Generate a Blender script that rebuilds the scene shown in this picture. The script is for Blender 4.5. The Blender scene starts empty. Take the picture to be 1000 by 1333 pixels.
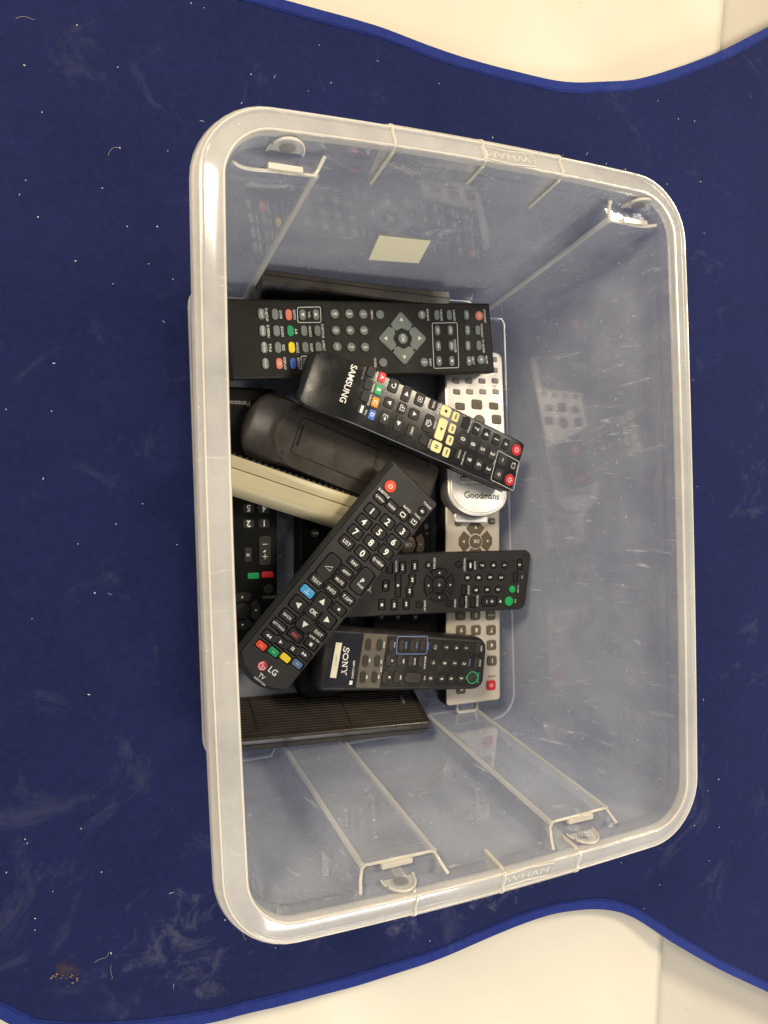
import bpy, bmesh, math, random
from mathutils import Matrix, Vector, Euler
random.seed(7)
R = math.radians
C = bpy.context.scene.collection
scene = bpy.context.scene
MM = 0.001

# ------------------------------------------------------------------ camera, world, lamps, exposure
cam_data = bpy.data.cameras.new('camera')
cam = bpy.data.objects.new('camera', cam_data)
C.objects.link(cam)
cam_data.sensor_fit = 'VERTICAL'
cam_data.sensor_height = 24.0
cam_data.lens = 24.0 * 1000.8 / 1333.0
cam_data.clip_start = 0.01
cam_data.clip_end = 50
_rv = Vector((-0.0111, -0.4125, -0.0326))
cam.matrix_world = Matrix.Translation(Vector((-259.7, 15.8, 635.6)) * MM) @ Matrix.Rotation(_rv.length, 4, _rv.normalized())
scene.camera = cam

world = bpy.data.worlds.new('World')
scene.world = world
world.use_nodes = True
world.node_tree.nodes['Background'].inputs['Color'].default_value = (1.0, 0.96, 0.92, 1)
world.node_tree.nodes['Background'].inputs['Strength'].default_value = 0.22

def area_lamp(name, loc, target, size, power, color):
    d = bpy.data.lights.new(name, 'AREA')
    d.shape = 'RECTANGLE'; d.size = size[0]; d.size_y = size[1]
    d.energy = power; d.color = color
    o = bpy.data.objects.new(name, d)
    o.location = loc
    o.rotation_euler = (Vector(target) - Vector(loc)).to_track_quat('-Z', 'Y').to_euler()
    C.objects.link(o)
area_lamp('ceiling_lamp', (1.10, 0.55, 1.30), (0.02, 0, 0.05), (0.40, 0.40), 22.0, (1.0, 0.86, 0.66))
area_lamp('ceiling_lamp', (-0.94, 0.80, 1.22), (-0.05, 0, 0.1), (0.24, 0.40), 23.0, (1.0, 0.84, 0.62))
area_lamp('window_light', (0.15, -1.40, 1.0), (0.05, -0.1, 0.05), (0.9, 0.6), 16.0, (1.0, 0.96, 0.90))

scene.view_settings.view_transform = 'Standard'
scene.view_settings.look = 'None'
scene.view_settings.exposure = 0.06
scene.view_settings.gamma = 1.0
scene.cycles.max_bounces = 10
scene.cycles.transparent_max_bounces = 32
scene.cycles.caustics_reflective = False
scene.cycles.caustics_refractive = False

# ------------------------------------------------------------------ helpers
def tag(o, label=None, cat=None, group=None, kind=None):
    if label: o['label'] = label
    if cat: o['category'] = cat
    if group: o['group'] = group
    if kind: o['kind'] = kind
    return o

def thing(name, label, cat, group=None, loc=(0, 0, 0), rot=(0, 0, 0)):
    o = bpy.data.objects.new(name, None)
    o.empty_display_size = 0.02
    o.location = Vector(loc) * MM
    o.rotation_euler = rot
    C.objects.link(o)
    return tag(o, label, cat, group)

def mesh_of(verts, faces, smooth=35):
    me = bpy.data.meshes.new('mesh')
    me.from_pydata([(v[0] * MM, v[1] * MM, v[2] * MM) for v in verts], [], faces)
    bm = bmesh.new(); bm.from_mesh(me)
    bmesh.ops.recalc_face_normals(bm, faces=bm.faces)
    bm.to_mesh(me); bm.free()
    if smooth:
        me.shade_smooth()
        me.set_sharp_from_angle(angle=R(smooth))
    return me

def link(name, me, mat, parent=None, loc=None):
    me2 = me
    o = bpy.data.objects.new(name, me2)
    C.objects.link(o)
    if mat and not me2.materials: me2.materials.append(mat)
    if parent: o.parent = parent
    if loc: o.location = Vector(loc) * MM
    return o

def part(name, geo, mat, parent=None, smooth=35, loc=None):
    return link(name, mesh_of(geo[0], geo[1], smooth), mat, parent, loc)

def join(*geos):
    V, Fc = [], []
    for v, f in geos:
        n = len(V); V += list(v); Fc += [tuple(i + n for i in q) for q in f]
    return V, Fc

def xf(geo, fn): return [fn(*v) for v in geo[0]], geo[1]

def rrect(w, h, r, n=5, c=(0, 0)):
    rs = r if isinstance(r, (tuple, list)) else (r,) * 4      # right-top, left-top, left-bottom, right-bottom
    pts = []
    for k, (sx, sy, a0) in enumerate(((1, 1, 0), (-1, 1, 90), (-1, -1, 180), (1, -1, 270))):
        q = max(rs[k], 0.01); cx, cy = sx * (w / 2 - q), sy * (h / 2 - q)
        for i in range(n + 1):
            a = R(a0 + 90 * i / n)
            pts.append((c[0] + cx + q * math.cos(a), c[1] + cy + q * math.sin(a)))
    return pts

def circle(d, n=24, c=(0, 0)): return [(c[0] + d / 2 * math.cos(2 * math.pi * i / n), c[1] + d / 2 * math.sin(2 * math.pi * i / n)) for i in range(n)]

def inset(pts, d):
    """move every point of a counter-clockwise outline inwards by d"""
    n = len(pts); out = []
    for i in range(n):
        a, b, c = Vector(pts[i - 1]), Vector(pts[i]), Vector(pts[(i + 1) % n])
        e1, e2 = b - a, c - b
        if e1.length < 1e-6: e1 = e2
        if e2.length < 1e-6: e2 = e1
        n1, n2 = Vector((-e1.y, e1.x)).normalized(), Vector((-e2.y, e2.x)).normalized()
        m = n1 + n2
        if m.length < 1e-6: m = n1
        m.normalize()
        k = max(m.dot(n1), 0.5)
        q = b + m * (d / k)
        out.append((q.x, q.y))
    return out

def loft(rings, cap0=True, cap1=True, closed=False):
    n = len(rings[0]); V = [p for r in rings for p in r]; Fc = []
    m = len(rings)
    for j in range(m if closed else m - 1):
        for i in range(n):
            a, b = j * n + i, j * n + (i + 1) % n
            k = ((j + 1) % m) * n
            Fc.append((a, b, k + (i + 1) % n, k + i))
    if not closed:
        if cap0: Fc.append(tuple(range(n))[::-1])
        if cap1: Fc.append(tuple((m - 1) * n + i for i in range(n)))
    return V, Fc

def slab(outline, secs):
    """outline lofted through (inset, z) sections"""
    return loft([[(x, y, z) for x, y in (inset(outline, d) if abs(d) > 1e-6 else outline)] for d, z in secs])

def box(x0, x1, y0, y1, z0, z1):
    V = [(x, y, z) for x in (x0, x1) for y in (y0, y1) for z in (z0, z1)]
    return V, [(0, 1, 3, 2), (4, 6, 7, 5), (0, 4, 5, 1), (2, 3, 7, 6), (0, 2, 6, 4), (1, 5, 7, 3)]

def tube(path, r, n=8, closed=False):
    pts = [Vector(p) for p in path]; rings = []
    m = len(pts)
    for i, p in enumerate(pts):
        a = pts[i - 1] if (i or closed) else p
        b = pts[(i + 1) % m] if (i < m - 1 or closed) else p
        t = (b - a).normalized()
        up = Vector((0, 0, 1)) if abs(t.z) < 0.9 else Vector((1, 0, 0))
        s = t.cross(up).normalized(); u = s.cross(t)
        rings.append([tuple(p + (s * math.cos(2 * math.pi * k / n) + u * math.sin(2 * math.pi * k / n)) * r) for k in range(n)])
    return loft(rings, closed=closed)

def sstep(a, b, x):
    t = min(1, max(0, (x - a) / (b - a))); return t * t * (3 - 2 * t)

# flat plates with holes (a filled 2-D curve), thickness t, centred on z = 0
def plate(outline, holes, t, bevel=0.0):
    cu = bpy.data.curves.new('plate', 'CURVE')
    cu.dimensions = '2D'; cu.fill_mode = 'BOTH'
    cu.extrude = max(t / 2 - bevel, 0.0) * MM; cu.bevel_depth = bevel * MM; cu.bevel_resolution = 1
    if bevel: cu.offset = -bevel * MM
    for pts in [outline] + holes:
        sp = cu.splines.new('POLY'); sp.points.add(len(pts) - 1)
        for q, (x, y) in zip(sp.points, pts): q.co = (x * MM, y * MM, 0, 1)
        sp.use_cyclic_u = True
    o = bpy.data.objects.new('plate', cu)
    me = bpy.data.meshes.new_from_object(o)
    bpy.data.objects.remove(o); bpy.data.curves.remove(cu)
    me.materials.clear()
    me.shade_smooth(); me.set_sharp_from_angle(angle=R(30))
    return me

_glyph = {}
def text_geo(s, size, bold=0.0, space=1.0):
    """flat lettering centred on the origin, cap height about 0.7 * size (mm)"""
    key = (s, bold, space)
    if key not in _glyph:
        cu = bpy.data.curves.new('t', 'FONT'); cu.body = s; cu.size = 1.0; cu.resolution_u = 3
        cu.offset = bold; cu.space_character = space; cu.align_x = 'CENTER'
        o = bpy.data.objects.new('t', cu)
        me = bpy.data.meshes.new_from_object(o)
        V = [tuple(v.co) for v in me.vertices]; Fc = [tuple(p.vertices) for p in me.polygons]
        bpy.data.objects.remove(o); bpy.data.curves.remove(cu); bpy.data.meshes.remove(me)
        if V:
            cx = (min(v[0] for v in V) + max(v[0] for v in V)) / 2; cy = (min(v[1] for v in V) + max(v[1] for v in V)) / 2
            V = [(v[0] - cx, v[1] - cy, 0) for v in V]
        _glyph[key] = (V, Fc)
    V, Fc = _glyph[key]
    return [(x * size, y * size, 0) for x, y, z in V], Fc

def poly(pts): return [(x, y, 0) for x, y in pts], [tuple(range(len(pts)))]
def stroke(path, w, closed=False):
    """flat line of width w along a path"""
    pts = [Vector(p) for p in path]; L_, R_ = [], []
    m = len(pts)
    for i, p in enumerate(pts):
        a = pts[i - 1] if (i or closed) else p
        b = pts[(i + 1) % m] if (i < m - 1 or closed) else p
        t = (b - a).normalized(); nn = Vector((-t.y, t.x)) * w / 2
        L_.append(p + nn); R_.append(p - nn)
    V = [(q.x, q.y, 0) for q in L_ + R_]
    k = m if closed else m - 1
    return V, [(i, m + i, m + (i + 1) % m, (i + 1) % m) for i in range(k)]
def arc(r, a0, a1, n=14, c=(0, 0)): return [(c[0] + r * math.cos(R(a0 + (a1 - a0) * i / n)), c[1] + r * math.sin(R(a0 + (a1 - a0) * i / n))) for i in range(n + 1)]

TRI = {'u': ((-.5, -.4), (.5, -.4), (0, .5)), 'd': ((.5, .4), (-.5, .4), (0, -.5)), 'l': ((.4, .5), (-.5, 0), (.4, -.5)), 'r': ((-.4, -.5), (.5, 0), (-.4, .5))}
def symbol(s):
    """printed symbols of unit height in the reading frame"""
    rect = lambda x0, y0, x1, y1: poly(((x0, y0), (x1, y0), (x1, y1), (x0, y1)))
    tri = lambda d, sc, x, y: poly([(x + a * sc, y + b * sc) for a, b in TRI[d]])
    base = s.rstrip('w') if s == 'powerw' else s
    if base in ('u', 'd', 'l', 'r'): return tri(base, 1, 0, 0)
    if base == 'ud': return join(tri('u', .7, 0, .1), rect(-.3, -.5, .3, -.38))
    if base == 'rd': return join(tri('r', .5, .6, 0), stroke(arc(.3, 0, 360, 10, (-.2, 0)), .12, True))
    if base == 'ringd': return stroke(arc(.4, 0, 330, 12), .14, True)
    if base == 'power': return join(stroke(arc(.38, 125, 415), .13), rect(-.065, 0, .065, .5))
    if base in ('play', 'playd'): return tri('r', .9, 0, 0)
    if base in ('stop', 'stopd'): return rect(-.38, -.38, .38, .38)
    if base in ('pause', 'paused'): return join(rect(-.36, -.42, -.1, .42), rect(.1, -.42, .36, .42))
    if base in ('rew', 'rewd'): return join(tri('l', .8, -.36, 0), tri('l', .8, .36, 0))
    if base in ('ff', 'ffd'): return join(tri('r', .8, -.36, 0), tri('r', .8, .36, 0))
    if base in ('prev', 'prevd'): return join(rect(-.85, -.4, -.72, .4), tri('l', .8, -.3, 0), tri('l', .8, .4, 0))
    if base in ('next', 'nextd'): return join(rect(.72, -.4, .85, .4), tri('r', .8, -.4, 0), tri('r', .8, .3, 0))
    if base == 'eject': return join(tri('u', .75, 0, .15), rect(-.38, -.5, .38, -.32))
    if base == 'mute': return join(rect(-.45, -.18, -.15, .18), poly(((-.15, -.18), (.15, -.42), (.15, .42), (-.15, .18))), stroke(((.28, -.25), (.5, .25)), .1))
    if base == 'bar': return rect(-.75, -.28, .75, .28)
    if base == 'ret': return join(stroke(arc(.36, -120, 150), .14), poly(((-.5, .05), (-.1, .15), (-.42, .5))))
    if base == 'exit': return join(stroke(((-.1, -.4), (-.5, -.4), (-.5, .4), (-.1, .4)), .12), tri('r', .5, .3, 0), rect(-.25, -.06, .2, .06))
    if base == 'enter': return join(stroke(((-.2, .4), (.45, .4), (.45, -.4), (-.45, -.4), (-.45, .05)), .12), tri('r', .45, -.05, .0))
    if base == 'tools': return join(stroke(((-.4, -.4), (.4, -.4), (.4, .4), (-.4, .4)), .12, True), rect(-.15, -.15, .15, .15))
    if base == 'home': return join(stroke(((-.55, 0), (0, .45), (.55, 0)), .13), stroke(((-.36, 0), (-.36, -.42), (.36, -.42), (.36, 0)), .13), tri('r', .3, 0, -.15))
    if base == 'src': return join(stroke(((-.15, .35), (.45, .35), (.45, -.35), (-.45, -.35), (-.45, .1)), .12), tri('u', .4, -.45, .25))
    if base == 'input': return join(stroke(((-.15, .35), (.45, .35), (.45, -.35), (-.45, -.35), (-.45, .35)), .13), tri('d', .5, 0, .2))
    if base == 'ratio': return stroke(rrect(.9, .66, .2, 3), .15, True)
    if base == 'minus': return rect(-.4, -.07, .4, .07)
    if base == 'plus': return join(rect(-.45, -.07, .45, .07), rect(-.07, .08, .07, .45), rect(-.07, -.45, .07, -.08))
    if base == 'tri': return stroke(((-.6, -.35), (.6, -.35), (.6, .45)), .1, True)
    if base == 'info': return join(stroke(arc(.26, 0, 360, 12, (0, .25)), .1, True), rect(-.7, -.5, .7, -.32))
    if base == 'apps': return rect(-.28, -.28, .28, .28)
    if base == 'dots': return join(poly(circle(.4, 8, (-.4, 0))), poly(circle(.4, 8, (.4, 0))))
    if base == 'pm': return join(rect(-.4, .6, .4, .76), rect(-.08, .77, .08, 1.08), rect(-.08, .28, .08, .59), rect(-.35, -.75, .35, -.6))
    if base == 'pmd': return join(rect(-.35, .7, .35, .82), rect(-.06, .83, .06, 1.1), rect(-.06, .42, .06, .69), rect(-.35, -.8, .35, -.68))
    if base == 'pmt': return join(rect(-.5, 1.0, .5, 1.12), rect(-.06, 1.13, .06, 1.56), rect(-.06, .56, .06, .99), poly(((-.1, -.2), (.5, .25), (-.1, .25))), rect(-.5, -1.3, .5, -1.18))
    return rect(-.2, -.2, .2, .2)

def sony_word(size):
    """wide slab-serif capitals"""
    def at_(g, x): return xf(g, lambda a, b, c: (a + x, b, c))
    h = 1.0; r = lambda x0, y0, x1, y1: poly(((x0, y0), (x1, y0), (x1, y1), (x0, y1)))
    S_ = join(stroke([(.42, .22)] + arc(.25, 25, 270, 10, (.06, .25))[1:] + [(.06, 0)], .17), stroke(arc(.25, 90, -155, 10, (.06, -.25)), .17), r(.36, .2, .5, .5), r(-.42, -.5, -.28, -.2))
    S_ = xf(S_, lambda a, b, c: (a * 1.1, b, c))
    O_ = stroke([(x * 1.25, y) for x, y in arc(.42, 0, 360, 24)][:-1], .19, True)
    N_ = join(r(-.42, -.5, -.28, .5), r(.28, -.5, .42, .5), poly(((-.42, .5), (-.2, .5), (.42, -.5), (.2, -.5))), r(-.58, .38, -.4, .5), r(-.56, -.5, -.14, -.38), r(.14, .38, .58, .5))
    Y_ = join(r(-.1, -.5, .1, 0), poly(((-.1, 0), (.1, 0), (-.28, .5), (-.5, .5))), poly(((.1, -.02), (.32, .5), (.48, .5), (.12, -.04))), r(-.6, .38, -.12, .5), r(.16, .38, .62, .5), r(-.26, -.5, .26, -.38))
    g = join(at_(S_, -1.9), at_(O_, -.68), at_(N_, .62), at_(Y_, 1.86))
    k = size * .7
    return [(x * k, y * k, 0) for x, y, z in g[0]], g[1]

# ------------------------------------------------------------------ materials
def new_mat(name):
    m = bpy.data.materials.new(name); m.use_nodes = True
    nt = m.node_tree; nt.nodes.clear()
    out = nt.nodes.new('ShaderNodeOutputMaterial')
    return m, nt, out
def N(nt, kind, **kw):
    n = nt.nodes.new(kind)
    for k, v in kw.items():
        if k.startswith('_'): setattr(n, k[1:], v)
        else: n.inputs[k.replace('_', ' ')].default_value = v
    return n
def ramp(nt, stops):
    n = nt.nodes.new('ShaderNodeValToRGB'); e = n.color_ramp.elements
    while len(e) < len(stops): e.new(0.5)
    for el, (p, c) in zip(e, stops): el.position = p; el.color = (c, c, c, 1) if not isinstance(c, tuple) else (*c, 1)
    return n

def plastic(name, col, rough=0.45, grain=0.15, dust=0.0, metal=0.0, spec=0.35, scale=1400, coat=0.0):
    """moulded plastic: fine spark-eroded grain, slight roughness patches, optional dust"""
    m, nt, out = new_mat(name)
    b = N(nt, 'ShaderNodeBsdfPrincipled', Metallic=metal); b.inputs['Specular IOR Level'].default_value = spec
    b.inputs['Coat Weight'].default_value = coat; b.inputs['Coat Roughness'].default_value = .12
    nt.links.new(b.outputs[0], out.inputs[0])
    tc = N(nt, 'ShaderNodeTexCoord')
    n1 = N(nt, 'ShaderNodeTexNoise', Scale=scale, Detail=2.0); nt.links.new(tc.outputs['Object'], n1.inputs['Vector'])
    n2 = N(nt, 'ShaderNodeTexNoise', Scale=45.0, Detail=5.0, Roughness=.65); nt.links.new(tc.outputs['Object'], n2.inputs['Vector'])
    bp = N(nt, 'ShaderNodeBump', Strength=grain, Distance=0.0002); nt.links.new(n1.outputs['Fac'], bp.inputs['Height']); nt.links.new(bp.outputs[0], b.inputs['Normal'])
    rr = N(nt, 'ShaderNodeMapRange', **{'From_Min': .3, 'From_Max': .7, 'To_Min': max(rough - .08, .03), 'To_Max': rough + .1}); nt.links.new(n2.outputs['Fac'], rr.inputs['Value']); nt.links.new(rr.outputs[0], b.inputs['Roughness'])
    mx = N(nt, 'ShaderNodeMix', _data_type='RGBA'); mx.inputs[6].default_value = (*col, 1)
    mx.inputs[7].default_value = (.30, .27, .22, 1)
    n3 = N(nt, 'ShaderNodeTexNoise', Scale=900.0, Detail=3.0); nt.links.new(tc.outputs['Object'], n3.inputs['Vector'])
    mu = N(nt, 'ShaderNodeMath', _operation='MULTIPLY'); nt.links.new(n2.outputs['Fac'], mu.inputs[0]); nt.links.new(n3.outputs['Fac'], mu.inputs[1])
    r2 = ramp(nt, ((.26, 0.0), (.52, dust))); nt.links.new(mu.outputs[0], r2.inputs[0]); nt.links.new(r2.outputs[0], mx.inputs[0])
    nt.links.new(mx.outputs[2], b.inputs['Base Color'])
    return m

def ink(name, col):
    m, nt, out = new_mat(name)
    b = N(nt, 'ShaderNodeBsdfPrincipled', Roughness=.5); b.inputs['Base Color'].default_value = (*col, 1)
    nt.links.new(b.outputs[0], out.inputs[0]); return m

def clear_plastic(name, haze, rough=.035, tint=(.93, .95, 1.0), white=(.80, .86, .95), scratch=1.0, dirt=1.0):
    """milky translucent polypropylene with scuffs and dust specks"""
    m, nt, out = new_mat(name)
    tc = N(nt, 'ShaderNodeTexCoord')
    tr = N(nt, 'ShaderNodeBsdfTransparent'); tr.inputs[0].default_value = (*tint, 1)
    df = N(nt, 'ShaderNodeBsdfDiffuse'); df.inputs[0].default_value = (*white, 1)
    tl = N(nt, 'ShaderNodeBsdfTranslucent'); tl.inputs[0].default_value = (*white, 1)
    sc = N(nt, 'ShaderNodeMixShader'); sc.inputs[0].default_value = .45
    nt.links.new(df.outputs[0], sc.inputs[1]); nt.links.new(tl.outputs[0], sc.inputs[2])
    # haze factor: base + cloudy patches + scratches + specks
    n1 = N(nt, 'ShaderNodeTexNoise', Scale=9.0, Detail=6.0, Roughness=.65); nt.links.new(tc.outputs['Object'], n1.inputs['Vector'])
    cl = N(nt, 'ShaderNodeMapRange', From_Min=.3, From_Max=.75, To_Min=haze * .65, To_Max=haze * 1.4); nt.links.new(n1.outputs['Fac'], cl.inputs['Value'])
    mp = N(nt, 'ShaderNodeMapping'); mp.inputs['Scale'].default_value = (34, 210, 26); mp.inputs['Rotation'].default_value = (.5, .4, .7); nt.links.new(tc.outputs['Object'], mp.inputs[0])
    n2 = N(nt, 'ShaderNodeTexNoise', Scale=1.0, Detail=3.0, Roughness=.7, Distortion=.6); nt.links.new(mp.outputs[0], n2.inputs['Vector'])
    s2 = ramp(nt, ((.64, 0.0), (.76, .42 * scratch))); nt.links.new(n2.outputs['Fac'], s2.inputs[0])
    n3 = N(nt, 'ShaderNodeTexVoronoi', Scale=150.0); nt.links.new(tc.outputs['Object'], n3.inputs['Vector'])
    wn = N(nt, 'ShaderNodeSeparateColor'); nt.links.new(n3.outputs['Color'], wn.inputs[0])
    th = N(nt, 'ShaderNodeMapRange', From_Min=.80, From_Max=1.0, To_Min=0.0, To_Max=.17); nt.links.new(wn.outputs[0], th.inputs['Value'])
    lt = N(nt, 'ShaderNodeMath', _operation='LESS_THAN'); nt.links.new(n3.outputs['Distance'], lt.inputs[0]); nt.links.new(th.outputs[0], lt.inputs[1])
    sp = N(nt, 'ShaderNodeMath', _operation='MULTIPLY'); sp.inputs[1].default_value = .42 * dirt; nt.links.new(lt.outputs[0], sp.inputs[0])
    a1 = N(nt, 'ShaderNodeMath', _operation='ADD'); nt.links.new(cl.outputs[0], a1.inputs[0]); nt.links.new(s2.outputs[0], a1.inputs[1])
    a2 = N(nt, 'ShaderNodeMath', _operation='ADD', _use_clamp=True); nt.links.new(a1.outputs[0], a2.inputs[0]); nt.links.new(sp.outputs[0], a2.inputs[1])
    lw0 = N(nt, 'ShaderNodeLayerWeight', Blend=.5)
    p2 = N(nt, 'ShaderNodeMath', _operation='POWER'); p2.inputs[1].default_value = 2.0; nt.links.new(lw0.outputs['Facing'], p2.inputs[0])
    gz = N(nt, 'ShaderNodeMath', _operation='MULTIPLY_ADD', _use_clamp=True); gz.inputs[1].default_value = .15; nt.links.new(p2.outputs[0], gz.inputs[0]); nt.links.new(a2.outputs[0], gz.inputs[2])
    a2 = gz
    m1 = N(nt, 'ShaderNodeMixShader'); nt.links.new(a2.outputs[0], m1.inputs[0]); nt.links.new(tr.outputs[0], m1.inputs[1]); nt.links.new(sc.outputs[0], m1.inputs[2])
    gl = N(nt, 'ShaderNodeBsdfGlossy', Roughness=rough)
    nb = N(nt, 'ShaderNodeTexNoise', Scale=25.0, Detail=2.0); nt.links.new(tc.outputs['Object'], nb.inputs['Vector'])
    bp = N(nt, 'ShaderNodeBump', Strength=.012, Distance=.0006); nt.links.new(nb.outputs['Fac'], bp.inputs['Height'])
    nt.links.new(bp.outputs[0], gl.inputs['Normal'])
    # the back of each face also leaves through a Fresnel surface: use the facing angle on both sides
    lw = N(nt, 'ShaderNodeLayerWeight', Blend=.5)
    pw = N(nt, 'ShaderNodeMath', _operation='POWER'); pw.inputs[1].default_value = 2.6; nt.links.new(lw.outputs['Facing'], pw.inputs[0])
    mr = N(nt, 'ShaderNodeMapRange', From_Min=0.0, From_Max=1.0, To_Min=.035, To_Max=.85); nt.links.new(pw.outputs[0], mr.inputs['Value'])
    m2 = N(nt, 'ShaderNodeMixShader'); nt.links.new(mr.outputs[0], m2.inputs[0]); nt.links.new(m1.outputs[0], m2.inputs[1]); nt.links.new(gl.outputs[0], m2.inputs[2])
    nt.links.new(m2.outputs[0], out.inputs[0])
    return m
# measured layout of every remote in its own millimetres: x across, y along its length
POSE = {'audio': {'len': 146.7, 'loc': [14.0, -122.8, 49.0], 'rot': [0.0136, -0.0, -1.7047]},
 'back': {'len': 165.6, 'loc': [-31.6, 49.1, 44.5], 'rot': [-0.0181, -0.0, -1.952]},
 'curved': {'len': 197.3, 'loc': [29.8, 74.7, 68.5], 'rot': [-0.0659, -0.0, -1.9367]},
 'digit': {'len': 224.9, 'loc': [-111.9, -4.3, 24.0], 'rot': [0.0, -0.0, 3.117]},
 'dtv': {'len': 235.5, 'loc': [-9.5, 149.0, 46.0], 'rot': [0.0, -0.0, -1.5118]},
 'dvd': {'len': 189.1, 'loc': [44.4, -58.7, 44.0], 'rot': [0.0, -0.0, -1.6104]},
 'gold': {'len': 188.1, 'loc': [25.3, -18.5, 22.0], 'rot': [0.0, -0.0, 3.1215]},
 'ivory': {'len': 113.1, 'loc': [-77.7, 23.0, 51.0], 'rot': [-0.0177, -0.0, -1.9048]},
 'plain': {'len': 207.4, 'loc': [-46.2, -28.7, 22.0], 'rot': [0.0, -0.0, 3.1025]},
 'rounded': {'len': 154.1, 'loc': [97.1, 75.8, 33.5], 'rot': [-0.1367, -0.0, -0.0759]},
 'silver': {'len': 222.4, 'loc': [94.2, -62.0, 26.0], 'rot': [0.0, -0.0, 3.1155]},
 'slim': {'len': 195.8, 'loc': [-49.7, -44.6, 66.0], 'rot': [0.0306, -0.0, -0.7502]}}
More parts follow.
